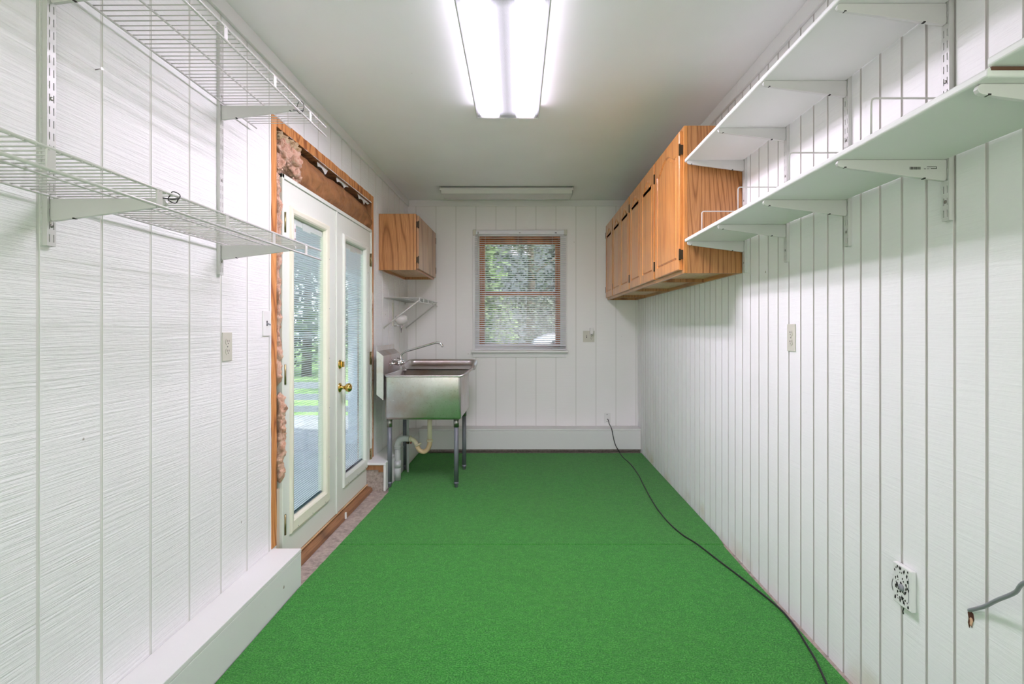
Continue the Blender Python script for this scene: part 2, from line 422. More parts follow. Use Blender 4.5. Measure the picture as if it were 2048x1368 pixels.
# green turf carpet, two pieces meeting at a seam
def carpet_piece(name, pts, m, label):
    mm = M(); mm.prism([(x, y, -.0118) for x, y in pts], (0, 0, .0118), 0)
    o = mm.build(name, m, bevel=.003); return tag(o, label, 'carpet', None)
def jag(a, b, n, amp):
    return [(a[0]+(b[0]-a[0])*k/n + random.uniform(-amp, amp), a[1]+(b[1]-a[1])*k/n) for k in range(n+1)]
SE = 3.10
near = [(-1.069, Y0+.01)] + [(-1.068, 2.60)] + jag((-1.066, 2.66), (-1.054, SE-.001), 8, .002) + [(1.1105, SE-.001)] + jag((1.105, SE-.02), (1.100, Y0+.02), 30, .0022)
carpet_piece('turf_carpet', near, M_car1, 'green turf carpet piece in front of the seam, bare concrete along its right edge')
far = jag((-1.054, SE+.0015), (-1.028, 4.10), 12, .002) + [(-1.045, 4.16), (-1.054, 4.25), (-1.054, yf-.035), (R-.004, yf-.035), (R-.006, SE+.12), (1.112, SE+.0015)]
carpet_piece('turf_carpet', far, M_car2, 'green turf carpet piece beyond the seam, running under the sink to the back wall')

# ------------------------------------------------------------------ ceiling lights
LC = Vector((-.098, 2.60, H)); ang = math.radians(1.0)
def rotl(p): 
    x, y = p[0], p[1]; return (LC.x + x*math.cos(ang) - y*math.sin(ang), LC.y + x*math.sin(ang) + y*math.cos(ang), p[2])
def lampmat():
    m = bpy.data.materials.new('lit_prismatic_lens'); m.use_nodes = True; t = m.node_tree
    b = bsdf(m); b.inputs['Base Color'].default_value = (.50,.50,.54,1); b.inputs['Roughness'].default_value = .3
    tc = N(m, 'ShaderNodeTexCoord'); sx = N(m, 'ShaderNodeSeparateXYZ'); lk(m, tc.outputs['Object'], sx.inputs[0])
    ax = math_(m, 'ABSOLUTE', sx.outputs[0])
    band = ramp(m, math_(m, 'MULTIPLY', ax, 5.0), [(.0, (.0066,.0068,.0068,1)), (.10, (.0095,.0098,.0098,1)), (.22, (.020,.021,.022,1)), (.33, (1,1,1,1)), (.68, (1,1,1,1)), (.79, (.022,.023,.023,1)), (.90, (.006,.0066,.0068,1))])
    ay = math_(m, 'ABSOLUTE', sx.outputs[1])
    en = ramp(m, ay, [(.50, (1,1,1,1)), (.57, (.05,.05,.05,1)), (.605, (.010,.010,.010,1))])
    c = mix(m, 1.0, mix(m, 1.0, band, en, 'MULTIPLY'), LCOL, 'MULTIPLY')
    lk(m, c, b.inputs['Emission Color']); b.inputs['Emission Strength'].default_value = LAMP
    v = N(m, 'ShaderNodeTexVoronoi'); v.inputs['Scale'].default_value = 180; lk(m, coords(m, (1,1,1)), v.inputs['Vector'])
    bump(m, v.outputs['Distance'], .4, .002)
    return m
M_lens = lampmat()
M_lensside = mat('lit_lens_side', (.85,.85,.88,1), .3)
bsdf(M_lensside).inputs['Emission Color'].default_value = LCOL; bsdf(M_lensside).inputs['Emission Strength'].default_value = LAMP*.075
lt = thing('ceiling_light', 'lit fluorescent ceiling light with prismatic lens, glowing white at the top of the photo', 'ceiling light', LC)
lt.rotation_euler.z = ang
wloc[lt.name] = LC
def loc_mesh(m, off):   # local coordinates given directly
    m.v = [(v[0]+off.x, v[1]+off.y, v[2]+off.z) for v in m.v]; return m
lens = M(); hw, hl, dz = .178, .605, .075
prof = [(-hw, -.012), (-hw, -dz+.012), (-hw+.012, -dz), (hw-.012, -dz), (hw, -dz+.012), (hw, -.012)]
lens.loft([[(x, y, z) for x, z in prof] for y in (-hl, hl)], 0, False, True, True)
for i, f_ in enumerate(lens.f):       # the vertical sides glow evenly, the bottom shows the tubes
    if len({lens.v[q][1] for q in f_}) == 1: lens.m[i] = 1
    if all(abs(lens.v[q][0]) > hw-.013 for q in f_) and len({round(lens.v[q][0], 4) for q in f_}) == 1: lens.m[i] = 1
loc_mesh(lens, LC).build('lens', [M_lens, M_lensside], lt)
fr = M()
fr.box(-hw-.004, hw+.004, -hl-.004, hl+.004, -.012, 0)
for s in (-1, 1):
    fr.box(-hw-.004, hw+.004, s*hl-.004, s*hl+.004, -dz-.003, -.012)
    fr.box(s*(hw+.001)-.0025, s*(hw+.001)+.0025, -hl, hl, -dz-.002, -dz+.003)
fr.m = [0]*len(fr.f)
loc_mesh(fr, LC).build('light_frame', M_metal_w, lt)

# the unlit fixture against the back wall
UL = thing('ceiling_light', 'unlit fluorescent wraparound light on the ceiling close to the back wall', 'ceiling light', (-.183, 5.16, H))
m = M(); x0, x1 = -.795, .430
prof = [(5.035, -.012), (5.035, -.030), (5.05, -.062), (5.27, -.062), (5.285, -.030), (5.285, -.012)]
m.loft([[(x, y, H+z) for y, z in prof] for x in (x0+.012, x1-.012)]); m.build('lens', mat('frosted_unlit_lens', srgb(212,212,208), .25), UL)
m = M(); m.box(x0, x1, 5.05, 5.27, H-.014, H)
for x in (x0, x1-.012): m.box(x, x+.012, 5.030, 5.29, H-.036, H)
m.build('housing', M_metal_w, UL)
m = M(); m.box(x0, x1, 5.030, 5.034, H-.010, H-.002); m.build('reflector', mat('grey_reflector', srgb(120,120,118), .4, .5), UL)

# ------------------------------------------------------------------ doorway: raw wood border, jamb, doors
def rough_strip(P0, P1, wdir, w, n=40, th=.002, amp=.004):
    """strip from P0 to P1 on the left wall (y,z pairs) of width w towards wdir with torn edge"""
    m = M(); a = Vector((0,)+P0); b = Vector((0,)+P1); wd = Vector((0,)+wdir); lo = []; hi = []
    for k in range(n+1):
        p = a+(b-a)*k/n; lo.append(p + wd*random.uniform(-amp, amp)*.5); hi.append(p+wd*(w+random.uniform(-amp, amp)*.5))
    loops = [[(-L+.0, p.y, p.z), (-L+.0, q.y, q.z), (-L+th, q.y, q.z), (-L+th, p.y, p.z)] for p, q in zip(lo, hi)]
    m.loft(loops); return m
o = rough_strip((2.600, .172), (2.600, 2.240), (1, 0), .053)
struct(o.build('trim_8', M_raw), 'unpainted orange-brown wood strip left of the doors')
o = rough_strip((2.654, 2.192), (4.285, 2.200), (0, 1), .052)
struct(o.build('trim_9', M_raw), 'unpainted orange-brown wood strip above the doors')
o = rough_strip((4.287, .208), (4.287, 2.252), (1, 0), .045)
struct(o.build('trim_10', M_raw), 'unpainted wood strip right of the doors')

XJ = -1.2005      # inner face of the jamb
jm = M()
JY0, JY1, JT = 2.706, 4.283, 1.982
jm.box(-1.30, XJ, JY0, JY0+.022, -.011, JT)
jm.box(-1.30, XJ, JY1-.022, JY1-.001, -.011, JT)
jm.box(-1.30, XJ, JY0, JY1-.001, JT-.022, JT)
struct(jm.build('trim_11', M_door, bevel=.002), 'pale green-white door frame')
th = M(); th.loft([[(-1.30, y, -.0115), (-1.161, y, -.0115), (-1.163, y, .014), (-1.196, y, .026), (-1.30, y, .036)] for y in (JY0-.05, JY1)])
struct(th.build('trim_12', M_thr, bevel=.003), 'brown wood threshold under the doors')
struct(M().box(-1.205, -1.196, JY0, JY1, .0345, .0395).build('trim_13', M_under))

XD = -1.208       # interior face of the door leaves
def door_leaf(name, y0, y1, g0, g1, f0, f1, label, hinge_y, hs):
    t = structroot(name, (XD, (y0+y1)/2, .038), label)
    gz0, gz1, fz0, fz1 = .236, 1.800, .166, 1.842
    zt, zb = JT-.025, .040
    d = M(); a, b = XD-.042, XD
    d.box(a, b, y0, f0+.02, zb, zt).box(a, b, f1-.02, y1, zb, zt).box(a, b, f0+.02, f1-.02, zb, fz0+.02).box(a, b, f0+.02, f1-.02, fz1-.02, zt)
    d.build('door_leaf', M_door, t)
    # moulded frame round the glass
    def ring(mm, lo, x, w_): return [(x, lo[0]-w_, lo[2]-w_), (x, lo[1]+w_, lo[2]-w_), (x, lo[1]+w_, lo[3]+w_), (x, lo[0]-w_, lo[3]+w_)]
    rc = (f0, f1, fz0, fz1); gl = (g0, g1, gz0, gz1)
    lf = M()
    lf.loft([ring(lf, rc, XD, 0), ring(lf, rc, XD+.010, -.004), ring(lf, rc, XD+.013, -.012), ring(lf, gl, XD+.010, .012), ring(lf, gl, XD+.004, .004), ring(lf, gl, XD-.012, 0), ring(lf, gl, XD-.042, 0)], 0, False, False, False)
    # screw-hole plugs
    for k in range(5):
        z = gz0+.2+k*.3
        lf.lathe((XD+.012, f1-.014, z), (1,0,0), [(.0035, 0), (.0025, .002)], 8, 1)
    for k in range(3): lf.lathe((XD+.012, f0+.08+k*(f1-f0-.16)/2, fz0+.017), (1,0,0), [(.003, 0), (.002, .002)], 8, 1)
    lf.build('glass_frame', [M_lite if name == 'door_1' else M_door, M_greyw], t)
    g = M().box(XD-.014, XD-.011, g0-.006, g1+.006, gz0-.006, gz1+.006).build('glass_pane', M_glass, t)
    M().box(XD-.040, XD-.037, g0-.006, g1+.006, gz0-.006, gz1+.006).build('glass_pane', M_glass, t)
    # blind between the panes
    bl = M(); n = 124; zz0 = gz0+.016; zz1 = gz1-.045
    for k in range(n):
        z = zz0+(zz1-zz0)*k/(n-1)
        tilt = -.0030
        pts = [(XD-.033, z+tilt), (XD-.0255, z+.0014), (XD-.018, z-tilt)]
        top = [(x, zq+.0003) for x, zq in pts]; lp = pts + top[::-1]
        bl.loft([[(x, y, zq) for x, zq in lp] for y in (g0+.004, g1-.004)])
    for q in (.12, .88):
        y = g0+(g1-g0)*q; bl.box(XD-.0175, XD-.0170, y-.0008, y+.0008, zz0, zz1)
    bl.build('blind', M_slat, t)
    M().box(XD-.034, XD-.017, g0+.004, g1-.004, zz1+.008, gz1-.004).box(XD-.017, XD-.0145, g0+.16, g0+.27, zz1-.004, gz1-.010).build('blind_headrail', M_plate_w, t)
    M().box(XD-.032, XD-.018, g0+.004, g1-.004, gz0+.001, gz0+.010).build('blind_bottom_rail', mat('dark_blue_rail', srgb(60,74,104), .4), t)
    for hz in (1.745, .987, .238):
        h = M(); h.box(XD+.0005, XD+.004, hinge_y-.015, hinge_y+.015, hz-.048, hz+.048); h.tube([(XD+.006, hinge_y-hs*.004, hz-.05), (XD+.006, hinge_y-hs*.004, hz+.05)], .006, 10)
        for dzz in (-.03, 0, .03): h.lathe((XD+.004, hinge_y+hs*.007, hz+dzz), (1,0,0), [(.0038, 0), (.003, .0015)], 8, 1)
        h.build('hinge', [M_hinge, M_dark], t)
    return t
d1 = door_leaf('door_1', 2.732, 3.487, 2.845, 3.300, 2.803, 3.352, 'near leaf of the pale double glass doors, with an enclosed white blind', 2.742, 1)
d2 = door_leaf('door_2', 3.493, 4.258, 3.655, 4.110, 3.612, 4.165, 'far leaf of the pale double glass doors, with the brass knob', 4.250, -1)
# astragal on the near leaf, decals, knob and bolt on the far one
M().box(XD, XD+.010, 3.474, 3.500, .042, JT-.024).build('astragal', M_door, d1, bevel=.003)
k = M(); ky, kz = 3.555, .834
k.lathe((XD, ky, kz), (1,0,0), [(.031, 0), (.031, .004), (.024, .010), (.012, .014), (.011, .032), (.017, .038), (.026, .048), (.029, .060), (.026, .070), (.016, .077), (.002, .079)], 24)
k.build('door_knob', M_brass, d2)
k = M(); k.lathe((XD, ky, .984), (1,0,0), [(.030, 0), (.030, .004), (.022, .012), (.002, .014)], 24)
k.box(XD+.010, XD+.030, ky-.005, ky+.005, .966, 1.002); k.build('deadbolt', M_brass, d2, bevel=.001)
def decal(parent, y0, y1, z0, z1, brown=True):
    dm = M(); n = 9
    top = [(y0+(y1-y0)*i/n, z1+random.uniform(-.006, .004)) for i in range(n+1)]
    bot = [(y0+(y1-y0)*i/n, z0+random.uniform(-.010, .010)) for i in range(n+1)]
    dm.prism([(XD-.0108, y, z) for y, z in top]+[(XD-.0108, y, z) for y, z in bot[::-1]], (.0004, 0, 0))
    if brown:
        for q in range(7):
            cy = random.uniform(y0+.008, y1-.008); cz = random.uniform(z0+.02, z1-.015)
            dm.box(XD-.0104, XD-.0100, cy-.004, cy+.005, cz-.010, cz+.008, 1)
    dm.build('sticker', [M_plate_w, mat('faded_sticker_ink', srgb(150,120,110), .6)], parent)
decal(d1, 2.846, 2.905, 1.655, 1.765); decal(d2, 3.662, 3.712, 1.600, 1.735)
# little white draught plug at the threshold
o = M(); o.box(-1.160, -1.150, 3.508, 3.522, .0, .040); tag(o.build('door_stop', M_plate_w, bevel=.002), 'tiny white plastic stop at the wood threshold where the two doors meet', 'door stop')

# ------------------------------------------------------------------ insulation around the doors
def blob(name, c, rad, mt, label, seed=0, amp=.45, fr=9, sub=4, par=None):
    bm = bmesh.new(); bmesh.ops.create_icosphere(bm, subdivisions=sub, radius=1)
    for v in bm.verts:
        d = v.co.normalized(); q = Vector(d)*1.4 + Vector((seed, seed*2.1, -seed))
        n = noise.fractal(q*1.6, .9, 2.1, 5) ; r2 = abs(noise.noise(q*3.1))
        k = 1+amp*n - .28*(1-min(1, r2*3.5))
        v.co = Vector((d.x*rad[0]*k, d.y*rad[1]*k, d.z*rad[2]*k))
    mm = M(); mm.v = [tuple(Vector(c)+v.co) for v in bm.verts]; mm.f = [tuple(v.index for v in f.verts) for f in bm.faces]
    mm.m = [0]*len(mm.f); mm.s = [True]*len(mm.f); bm.free(); return mm
def merge(ms):
    o = M()
    for x in ms: o.add(x.v, x.f, 0, True)
    return o
xw = -1.235
pk = merge([blob('', (xw, 2.74, 2.09), (.055, .085, .075), 0, 0, 1.3), blob('', (xw+.005, 2.85, 2.07), (.060, .095, .080), 0, 0, 4.2),
            blob('', (xw, 2.90, 2.02), (.045, .065, .050), 0, 0, 7.7), blob('', (xw, 2.70, 2.03), (.04, .05, .06), 0, 0, 9.1)])
tag(pk.build('insulation_clump', M_pink), 'crumpled clump of pink fibreglass insulation bulging out over the near door corner', 'insulation')
pl = merge([blob('', (xw, 2.73, 2.155), (.045, .075, .038), 0, 0, 2.9), blob('', (xw, 2.86, 2.150), (.048, .085, .040), 0, 0, 5.5)])
tag(pl.build('insulation_clump', M_pale), 'pale yellowish fibreglass tuft on top of the pink insulation clump', 'insulation')
# brown paper-faced batt over the doors
bt = M(); nu, nv = 120, 22; loops = []
for i in range(nu+1):
    u = 2.86+(4.272-2.86)*i/nu; row = []
    zt = 2.188 - .012 - .028*max(0, noise.noise(Vector((u*5.5, 3.3, 0)))+.25) - (.05*max(0, (u-4.12)/.15)**2)
    zb_ = 1.984 + .010*noise.noise(Vector((u*14, 9.3, 0)))+.004
    for j in range(nv+1):
        s = j/nv; z = zb_+(zt-zb_)*s
        bul = math.sin(math.pi*min(1, .08+s*.92))**.6
        x = -1.262 + .062*bul + .012*noise.fractal(Vector((u*7, z*16, 1.1)), 1, 2, 4) + .004*noise.noise(Vector((u*50, z*12, 5)))
        if i in (0, nu): x = -1.28
        row.append((x, u + .006*noise.noise(Vector((z*30, u, 2))), z))
    loops.append(row)
bt.loft(loops, 0, True, False, False, closed=False)
ob = bt.build('insulation_batt', M_kraft); sm = ob.modifiers.new('solid', 'SOLIDIFY'); sm.thickness = .003
tag(ob, 'brown paper-faced insulation batt bulging out of the gap above the double doors', 'insulation')
struct(M().box(-1.312, -1.292, DO[0], DO[1], 1.984, DO[3]).box(-1.312, -1.296, DO[0], JY0, .0, DO[3]).build('trim_14', M_siding), 'outer sheathing behind the insulation')
# torn white wrap peeking behind the batt
for (a, b, lb) in ((3.22, 3.40, 'nearer the pink clump'), (3.55, 3.78, 'at the middle'), (3.98, 4.27, 'at the far corner by the oak cabinet')):
    wm = M(); n = 10; lo = [(a+(b-a)*i/n, 2.165+.012*noise.noise(Vector((i*1.3+a*9, 0, 0)))) for i in range(n+1)]
    wm.prism([(-1.226+.006*math.sin(y*40), y, 2.191-(2.191-z)*math.sin(math.pi*((y-a)/(b-a)*.96+.02))**.7*(1.1+.5*math.sin(y*55))) for y, z in lo]+[(-1.226, b-.001, 2.1915), (-1.226, a+.001, 2.1915)], (.0015, 0, 0))
    tag(wm.build('house_wrap', M_plate_w), 'torn white wrap scrap above the brown batt, '+lb, 'wrap')
# rope of pink insulation down the near side gap
def rope(z0, z1, y, r, seed, mt, label, name='insulation_strip', xc=-1.222):
    n = int((z1-z0)/.0045); m = M(); k = 16; loops = []
    for i in range(n+1):
        z = z0+(z1-z0)*i/n; lp = []
        e = min(1, (i+.3)/6, (n-i+.3)/6)
        cy = y+.004*noise.noise(Vector((z*9, seed, 0))); cx = xc+.008*noise.noise(Vector((z*7, seed, 5)))
        for a in range(k):
            t = 2*math.pi*a/k; d = Vector((math.cos(t), math.sin(t), z*14))
            q = r*e*(1+.75*noise.fractal(d*1.2+Vector((seed, 0, z*9)), .9, 2, 4))
            lp.append((cx+math.cos(t)*q*1.25, cy+math.sin(t)*q, z+.003*noise.noise(d*3)))
        loops.append(lp)
    m.loft(loops, 0, True); return tag(m.build(name, mt), label, 'insulation')
rope(.46, .905, 2.688, .0185, 3.1, M_pink, 'thick ragged rope of pink insulation in the gap left of the near door, lower half', xc=-1.205)
rope(.93, 1.985, 2.680, .0165, 8.4, M_pink, 'flat pink insulation packed in the gap left of the near door, above the raised shreds', xc=-1.222)
rope(.35, 1.5, 4.2875, .004, 5.9, M_pink, 'thin pink insulation shreds along the right edge of the far door', xc=-1.2035)
ed = M(); zz = .175
struct(M().box(-1.292, -1.215, 2.655, 2.7055, -.011, .43).build('trim_15', mat('bare_stud', srgb(200,186,164), .8)), 'pale bare stud at the foot of the door gap')

# ------------------------------------------------------------------ window, blind
W = structroot('window_1', (-.068, ZB, .93), 'brown wood window with white casing in the back wall')
cs = M(); ca, cb_ = -.547, .412
cs.box(ca, WO[0], ZB-.014, ZB, .972, 2.217).box(WO[1], cb_, ZB-.014, ZB, .972, 2.217).box(WO[0], WO[1], ZB-.014, ZB, WO[3], 2.217)
cs.box(ca+.004, cb_-.006, ZB-.014, ZB, .925, .968); cs.build('casing', M_trim, W, bevel=.002)
M().box(-.560, .423, ZB-.052, ZB+.05, .972, .997).build('sill', M_trim, W, bevel=.004)
f = M(); y0, y1 = ZB+.045, ZB+.085
f.box(WO[0], WO[0]+.020, ZB, ZB+T, 1.0, WO[3]).box(WO[1]-.020, WO[1], ZB, ZB+T, 1.0, WO[3]).box(WO[0]+.02, WO[1]-.02, ZB, ZB+T, WO[3]-.018, WO[3]).box(WO[0]+.02, WO[1]-.02, ZB+.05, ZB+T, .998, 1.02)
f.build('frame', M_winw, W)
def sash(z0, z1, y, bt_, tp):
    s = M(); xa, xb = WO[0]+.0205, WO[1]-.0205
    s.box(xa, -.427, y, y+.03, z0, z1).box(.295, xb, y, y+.03, z0, z1).box(-.427, .295, y, y+.03, z0, z0+bt_).box(-.427, .295, y, y+.03, z1-tp, z1)
    o = s.build('sash', M_winw, W, bevel=.003)
    g = M().box(-.427, .295, y+.013, y+.016, z0+bt_, z1-tp).build('pane', M_glass, o); return o
sash(1.021, 1.590, ZB+.030, .040, .045); sash(1.552, 2.131, ZB+.062, .040, .049)
B = thing('window_blind', 'white mini blind hanging open in front of the back wall window', 'blind', (-.068, ZB-.03, .985))
BY = ZB-.032; bx0, bx1 = -.520, .397
bl = M(); n = 52; z0, z1 = 1.052, 2.150
for k in range(n):
    z = z0+(z1-z0)*k/(n-1); pr = []
    for j in range(5):
        s = -1+j*.5; pr.append((BY+s*.0118, z+s*.0050+.0016*(1-s*s)))
    lp = pr+[(y, q+.0004) for y, q in pr[::-1]]
    bl.loft([[(x, y, q) for y, q in lp] for x in (bx0, bx1)])
for k, (z, t) in enumerate(((1.046, .001), (1.041, .002), (1.034, -.003), (1.028, .003), (1.022, .001), (1.016, -.002), (1.011, .001))):    # bunched slats
    bl.hexa([(bx0, BY-.012, z-.003), (bx1, BY-.012, z+t-.003), (bx1, BY+.012, z+t+.001), (bx0, BY+.012, z+.001), (bx0, BY-.012, z+.0012), (bx1, BY-.012, z+t+.0012), (bx1, BY+.012, z+t+.003), (bx0, BY+.012, z+.003)])
bl.build('slats', M_slat, B)
M().box(-.523, .395, BY-.013, BY+.014, 2.166, 2.204).build('headrail', M_slat, B, bevel=.002)
for x in (-.540, .378):
    M().box(x, x+.030, BY-.016, BY+.017, 2.160, 2.212).build('bracket', M_plate_b, B, bevel=.002)
M().box(bx0, bx1, BY-.012, BY+.012, .9985, 1.0085).build('bottom_rail', M_slat, B, bevel=.003)
for x in (-.415, -.085, .260): M().tube([(x, BY-.014, .999), (x, BY-.014, 2.17)], .0011, 5).build('cord', M_slat, B)
M().tube([(-.487, BY-.020, 2.19), (-.487, BY-.020, 1.95), (-.470, BY-.021, 1.46)], .0042, 8).build('wand', M_smoke, B)
M().box(.285, .305, BY-.0135, BY-.0131, 2.176, 2.184).build('clip', M_dark, B); M().box(-.075, -.060, BY-.0135, BY-.0131, 2.178, 2.183).build('clip', M_dark, B)

# ------------------------------------------------------------------ cabinets
def arch_door(m, P, u0, u1, z0, z1, th=.019, arch=True):
    """raised arch-panel door face; P(depth out, u, z)"""
    st = .052; bt = .058; n = 18
    a, b = u0+st, u1-st; zs = z1-.115; zc = z1-.056
    inner = [(a, z0+bt), (b, z0+bt)]; outer = [(u0, z0), (u1, z0)]
    for k in range(n+1):
        s = k/n; u = b+(a-b)*s; q = abs(2*s-1)
        h = zs+(zc-zs)*(0 if q > .86 else (.5+.5*math.cos(math.pi*(q/.86)))**.8) if arch else zc
        inner.append((u, h)); outer.append((u1+(u0-u1)*s, z1))
    cu, cz = (a+b)/2, (z0+zs)/2
    def ins(lp, d):
        out = []
        for i, (u, z) in enumerate(lp):
            p = Vector(lp[i-1]); c = Vector(lp[(i+1) % len(lp)]); t = (c-p); nrm = Vector((-t.y, t.x)).normalized()
            out.append((u+nrm.x*d*1.15, z+nrm.y*d*1.15))
        return out
    mk = lambda lp, d: [P(d, u, z) for u, z in lp]
    e = .004
    outer2 = [(min(max(u, u0+e), u1-e), min(max(z, z0+e), z1-e)) for u, z in outer]
    m.loft([mk(outer, 0), mk(outer, th-e), mk(outer2, th), mk(inner, th), mk(ins(inner, .0070), th-.0085), mk(ins(inner, .020), th-.001), ], 0, False, True, True)
def knuckle(P, u, z):
    h = M(); c = []
    for d0, d1, du in ((.000, .022, .006),):
        pts = [P(-.004, u-du, z-.024), P(-.004, u+du, z-.024), P(.021, u+du, z-.024), P(.021, u-du, z-.024), P(-.004, u-du, z+.024), P(-.004, u+du, z+.024), P(.021, u+du, z+.024), P(.021, u-du, z+.024)]
        h.hexa(pts)
    p0, p1 = P(.017, u, z-.03), P(.017, u, z+.03); h.tube([p0, p1], .0052, 8)
    return h
def wall_cabinet(y0, y1, side, zb, zt, doors, label, first=True, endm=None, near_end=True):
    D = .305; xw = R if side > 0 else -L
    Q = lambda d, u, z: (xw - side*(D+d), u, z)      # d out of the cabinet front
    t = thing('wall_cabinet', label, 'cabinet', (xw-side*D/2, (y0+y1)/2, zb), 'right wall cabinets in a row' if side > 0 else None)
    s = M(); a = xw-side*.001; b = xw-side*(D-.019)
    lo, hi = min(a, b), max(a, b)
    for y in (y0, y1-.013): M().box(lo, hi, y+.0003, y+.0127, zb, zt).build('side_panel', M_oakside, t)
    M().box(lo, hi, y0+.013, y1-.013, zb+.022, zb+.034).build('bottom_panel', M_under, t); M().box(lo, hi, y0+.013, y1-.013, zt-.013, zt).build('top_panel', M_under, t)
    m = M(); xb0, xb1 = sorted((xw-side*.001, xw-side*.020)); m.box(xb0, xb1, y0+.013, y1-.013, zb+.0, zb+.022); m.build('hanging_rail', M_oakrail, t)
    ff = M(); x0, x1 = sorted((xw-side*(D-.0185), xw-side*D))
    ff.box(x0, x1, y0, y0+.038, zb, zt, 0).box(x0, x1, y1-.038, y1, zb, zt, 0)
    ff.box(x0, x1, y0+.038, y1-.038, zb, zb+.034, 1).box(x0, x1, y0+.038, y1-.038, zt-.034, zt, 1)
    ff.build('face_frame', [M_oak, M_oakrail] if side > 0 else [M_oakside, M_oakrail], t, bevel=.0012)
    for (a, b, hinge) in doors:
        d = M()
        if side > 0: arch_door(d, lambda dd, u, z: Q(dd+.001, u, z), a, b, zb+.020, zt-.022)
        else:
            x0, x1 = sorted((Q(.001,0,0)[0], Q(.019,0,0)[0])); d.box(x0, x1, a, b, zb+.014, zt-.012)
        o = d.build('door', M_oak if side > 0 else M_oakdull, t, bevel=.002 if side < 0 else 0)
        hu = a-.004 if hinge < 0 else b+.004
        for z in ((zb+.10, zt-.12) if side > 0 else (zb+.085, zt-.085)):
            knuckle(Q, hu, z).build('hinge', M_hinged, o)
    return t
zb, zt = 1.505, 2.276
wall_cabinet(2.874, 3.455, 1, zb, zt, [(2.897, 3.440, -1)], 'oak wall cabinet nearest the shelves with one wide arched door and exposed plywood side')
wall_cabinet(3.4555, 4.300, 1, zb, zt, [(3.472, 3.868, -1), (3.874, 4.284, 1)], 'double-door oak wall cabinet next to the wide single-door cabinet')
wall_cabinet(4.3005, 5.145, 1, zb, zt, [(4.317, 4.713, -1), (4.719, 5.129, 1)], 'double-door oak wall cabinet third from the shelves on the right wall')
wall_cabinet(5.1455, ZB-.002, 1, zb, zt, [(5.162, ZB-.018, 1)], 'narrow oak wall cabinet in the right back corner above the grooved wall')
wall_cabinet(4.49, 5.375, -1, 1.694, 2.153, [(4.512, 4.915, -1), (4.920, 5.350, 1)], 'small oak wall cabinet with two flat doors above the sink')

# ------------------------------------------------------------------ slotted standards, brackets
def standard(side, y, z0, z1, label):
    xw = R if side > 0 else -L; D = .013; w_ = .026
    t = thing('shelf_standard', label, 'shelf standard', (xw-side*.006, y, z0), 'white slotted shelf standards on the %s wall' % ('right' if side > 0 else 'left'))
    m = M(); X = lambda d: xw-side*d
    def bx(d0, d1, a, b, c, e): x0, x1 = sorted((X(d0), X(d1))); m.box(x0, x1, a, b, c, e)
    bx(.0004, D, y-w_/2, y-w_/2+.0015, z0, z1); bx(.0004, D, y+w_/2-.0015, y+w_/2, z0, z1)
    t0 = D-.0016
    for a, b in ((-.0115, -.0078), (-.0048, .0048), (.0078, .0115)): bx(t0, D, y+a, y+b, z0, z1)
    z = z0+.010; bx(t0, D, y-.0078, y-.0048, z0, z); bx(t0, D, y+.0048, y+.0078, z0, z)
    while z+.032 < z1:
        for a, b in ((-.0078, -.0048), (.0048, .0078)): bx(t0, D, y+a, y+b, z+.019, z+.032)
        z += .032
    bx(t0, D, y-.0078, y-.0048, z, z1); bx(t0, D, y+.0048, y+.0078, z, z1)
    m.build('slotted_channel', M_metal_w, t)
    for zz in (z0+.051, z0+.37, z0+.70): M().lathe((X(D), y, zz), (-side, 0, 0), [(.0052, 0), (.0042, .0016), (.001, .0018)], 10).build('screw', M_screw, t)
    return t
def bracket(side, y, zt_, label, sticker=False, mirror=0):
    xw = R if side > 0 else -L; X = lambda d: xw-side*d
    t = thing('shelf_bracket', label, 'shelf bracket', (X(.15), y, zt_-.056), 'white tapered shelf brackets')
    pf = [(.0135, 0), (.297, 0), (.302, -.004), (.304, -.010), (.301, -.016), (.294, -.0195), (.020, -.056), (.0155, -.054), (.0135, -.049)]
    m = M(); m.prism([(X(d), y-.0055, zt_+z) for d, z in pf], (0, .011, 0))
    m.build('bracket_arm', M_metal_w, t, bevel=.0012)
    for d, z in ((.285, -.0205), (.075, -.0494)):
        n = M(); x0, x1 = sorted((X(d), X(d-.006))); n.box(x0, x1, y-.0058, y+.004, zt_+z-.0006, zt_+z+.0022)
        n.build('notch', M_dark, t)
    if sticker:
        q = M(); yy = y-.0058; d = .112
        for k in range(16):
            wd = random.choice((.0006, .0011, .0016)); x0, x1 = sorted((X(d), X(d-wd))); q.box(x0, x1, yy, yy+.0002, zt_-.026-.001*(3 < k < 12)*0, zt_-.019); d -= wd+.0008
        for (a, b, c, e) in ((.066, .040, -.0195, -.018), (.056, .040, -.0245, -.0225), (.0415, .040, -.0245, -.018), (.074, .069, -.025, -.0235), (.066, .060, -.0247, -.0235)):
            x0, x1 = sorted((X(a), X(b))); q.box(x0, x1, yy, yy+.0002, zt_+c, zt_+e)
        o = q.build('barcode_sticker', M_dark, t); o['label'] = 'small black barcode printed on the bracket side'
    return t
SZ0, SZ1 = 1.502, 2.40
RY = [2.823, 2.370, 1.919, 1.464, 1.010]
names = ['beside the oak cabinet', 'second from the oak cabinet', 'third from the oak cabinet', 'fourth from the oak cabinet', 'at the right edge of the photo']
for y, nm in zip(RY, names): standard(1, y, SZ0, SZ1, 'white slotted shelf standard on the right wall, '+nm)
for k, (y, nm) in enumerate(zip(RY, names)):
    nb = nm
    bracket(1, y, 2.0785, 'white bracket under the upper board shelf, '+nb)
    bracket(1, y, 1.6635, 'white bracket under the lower board shelf, '+('the one printed with a barcode' if k == 3 else nb), sticker=(k == 3))
standard(-1, 1.383, 1.423, 2.405, 'white slotted metal shelf standard on the left wall, nearest the camera')
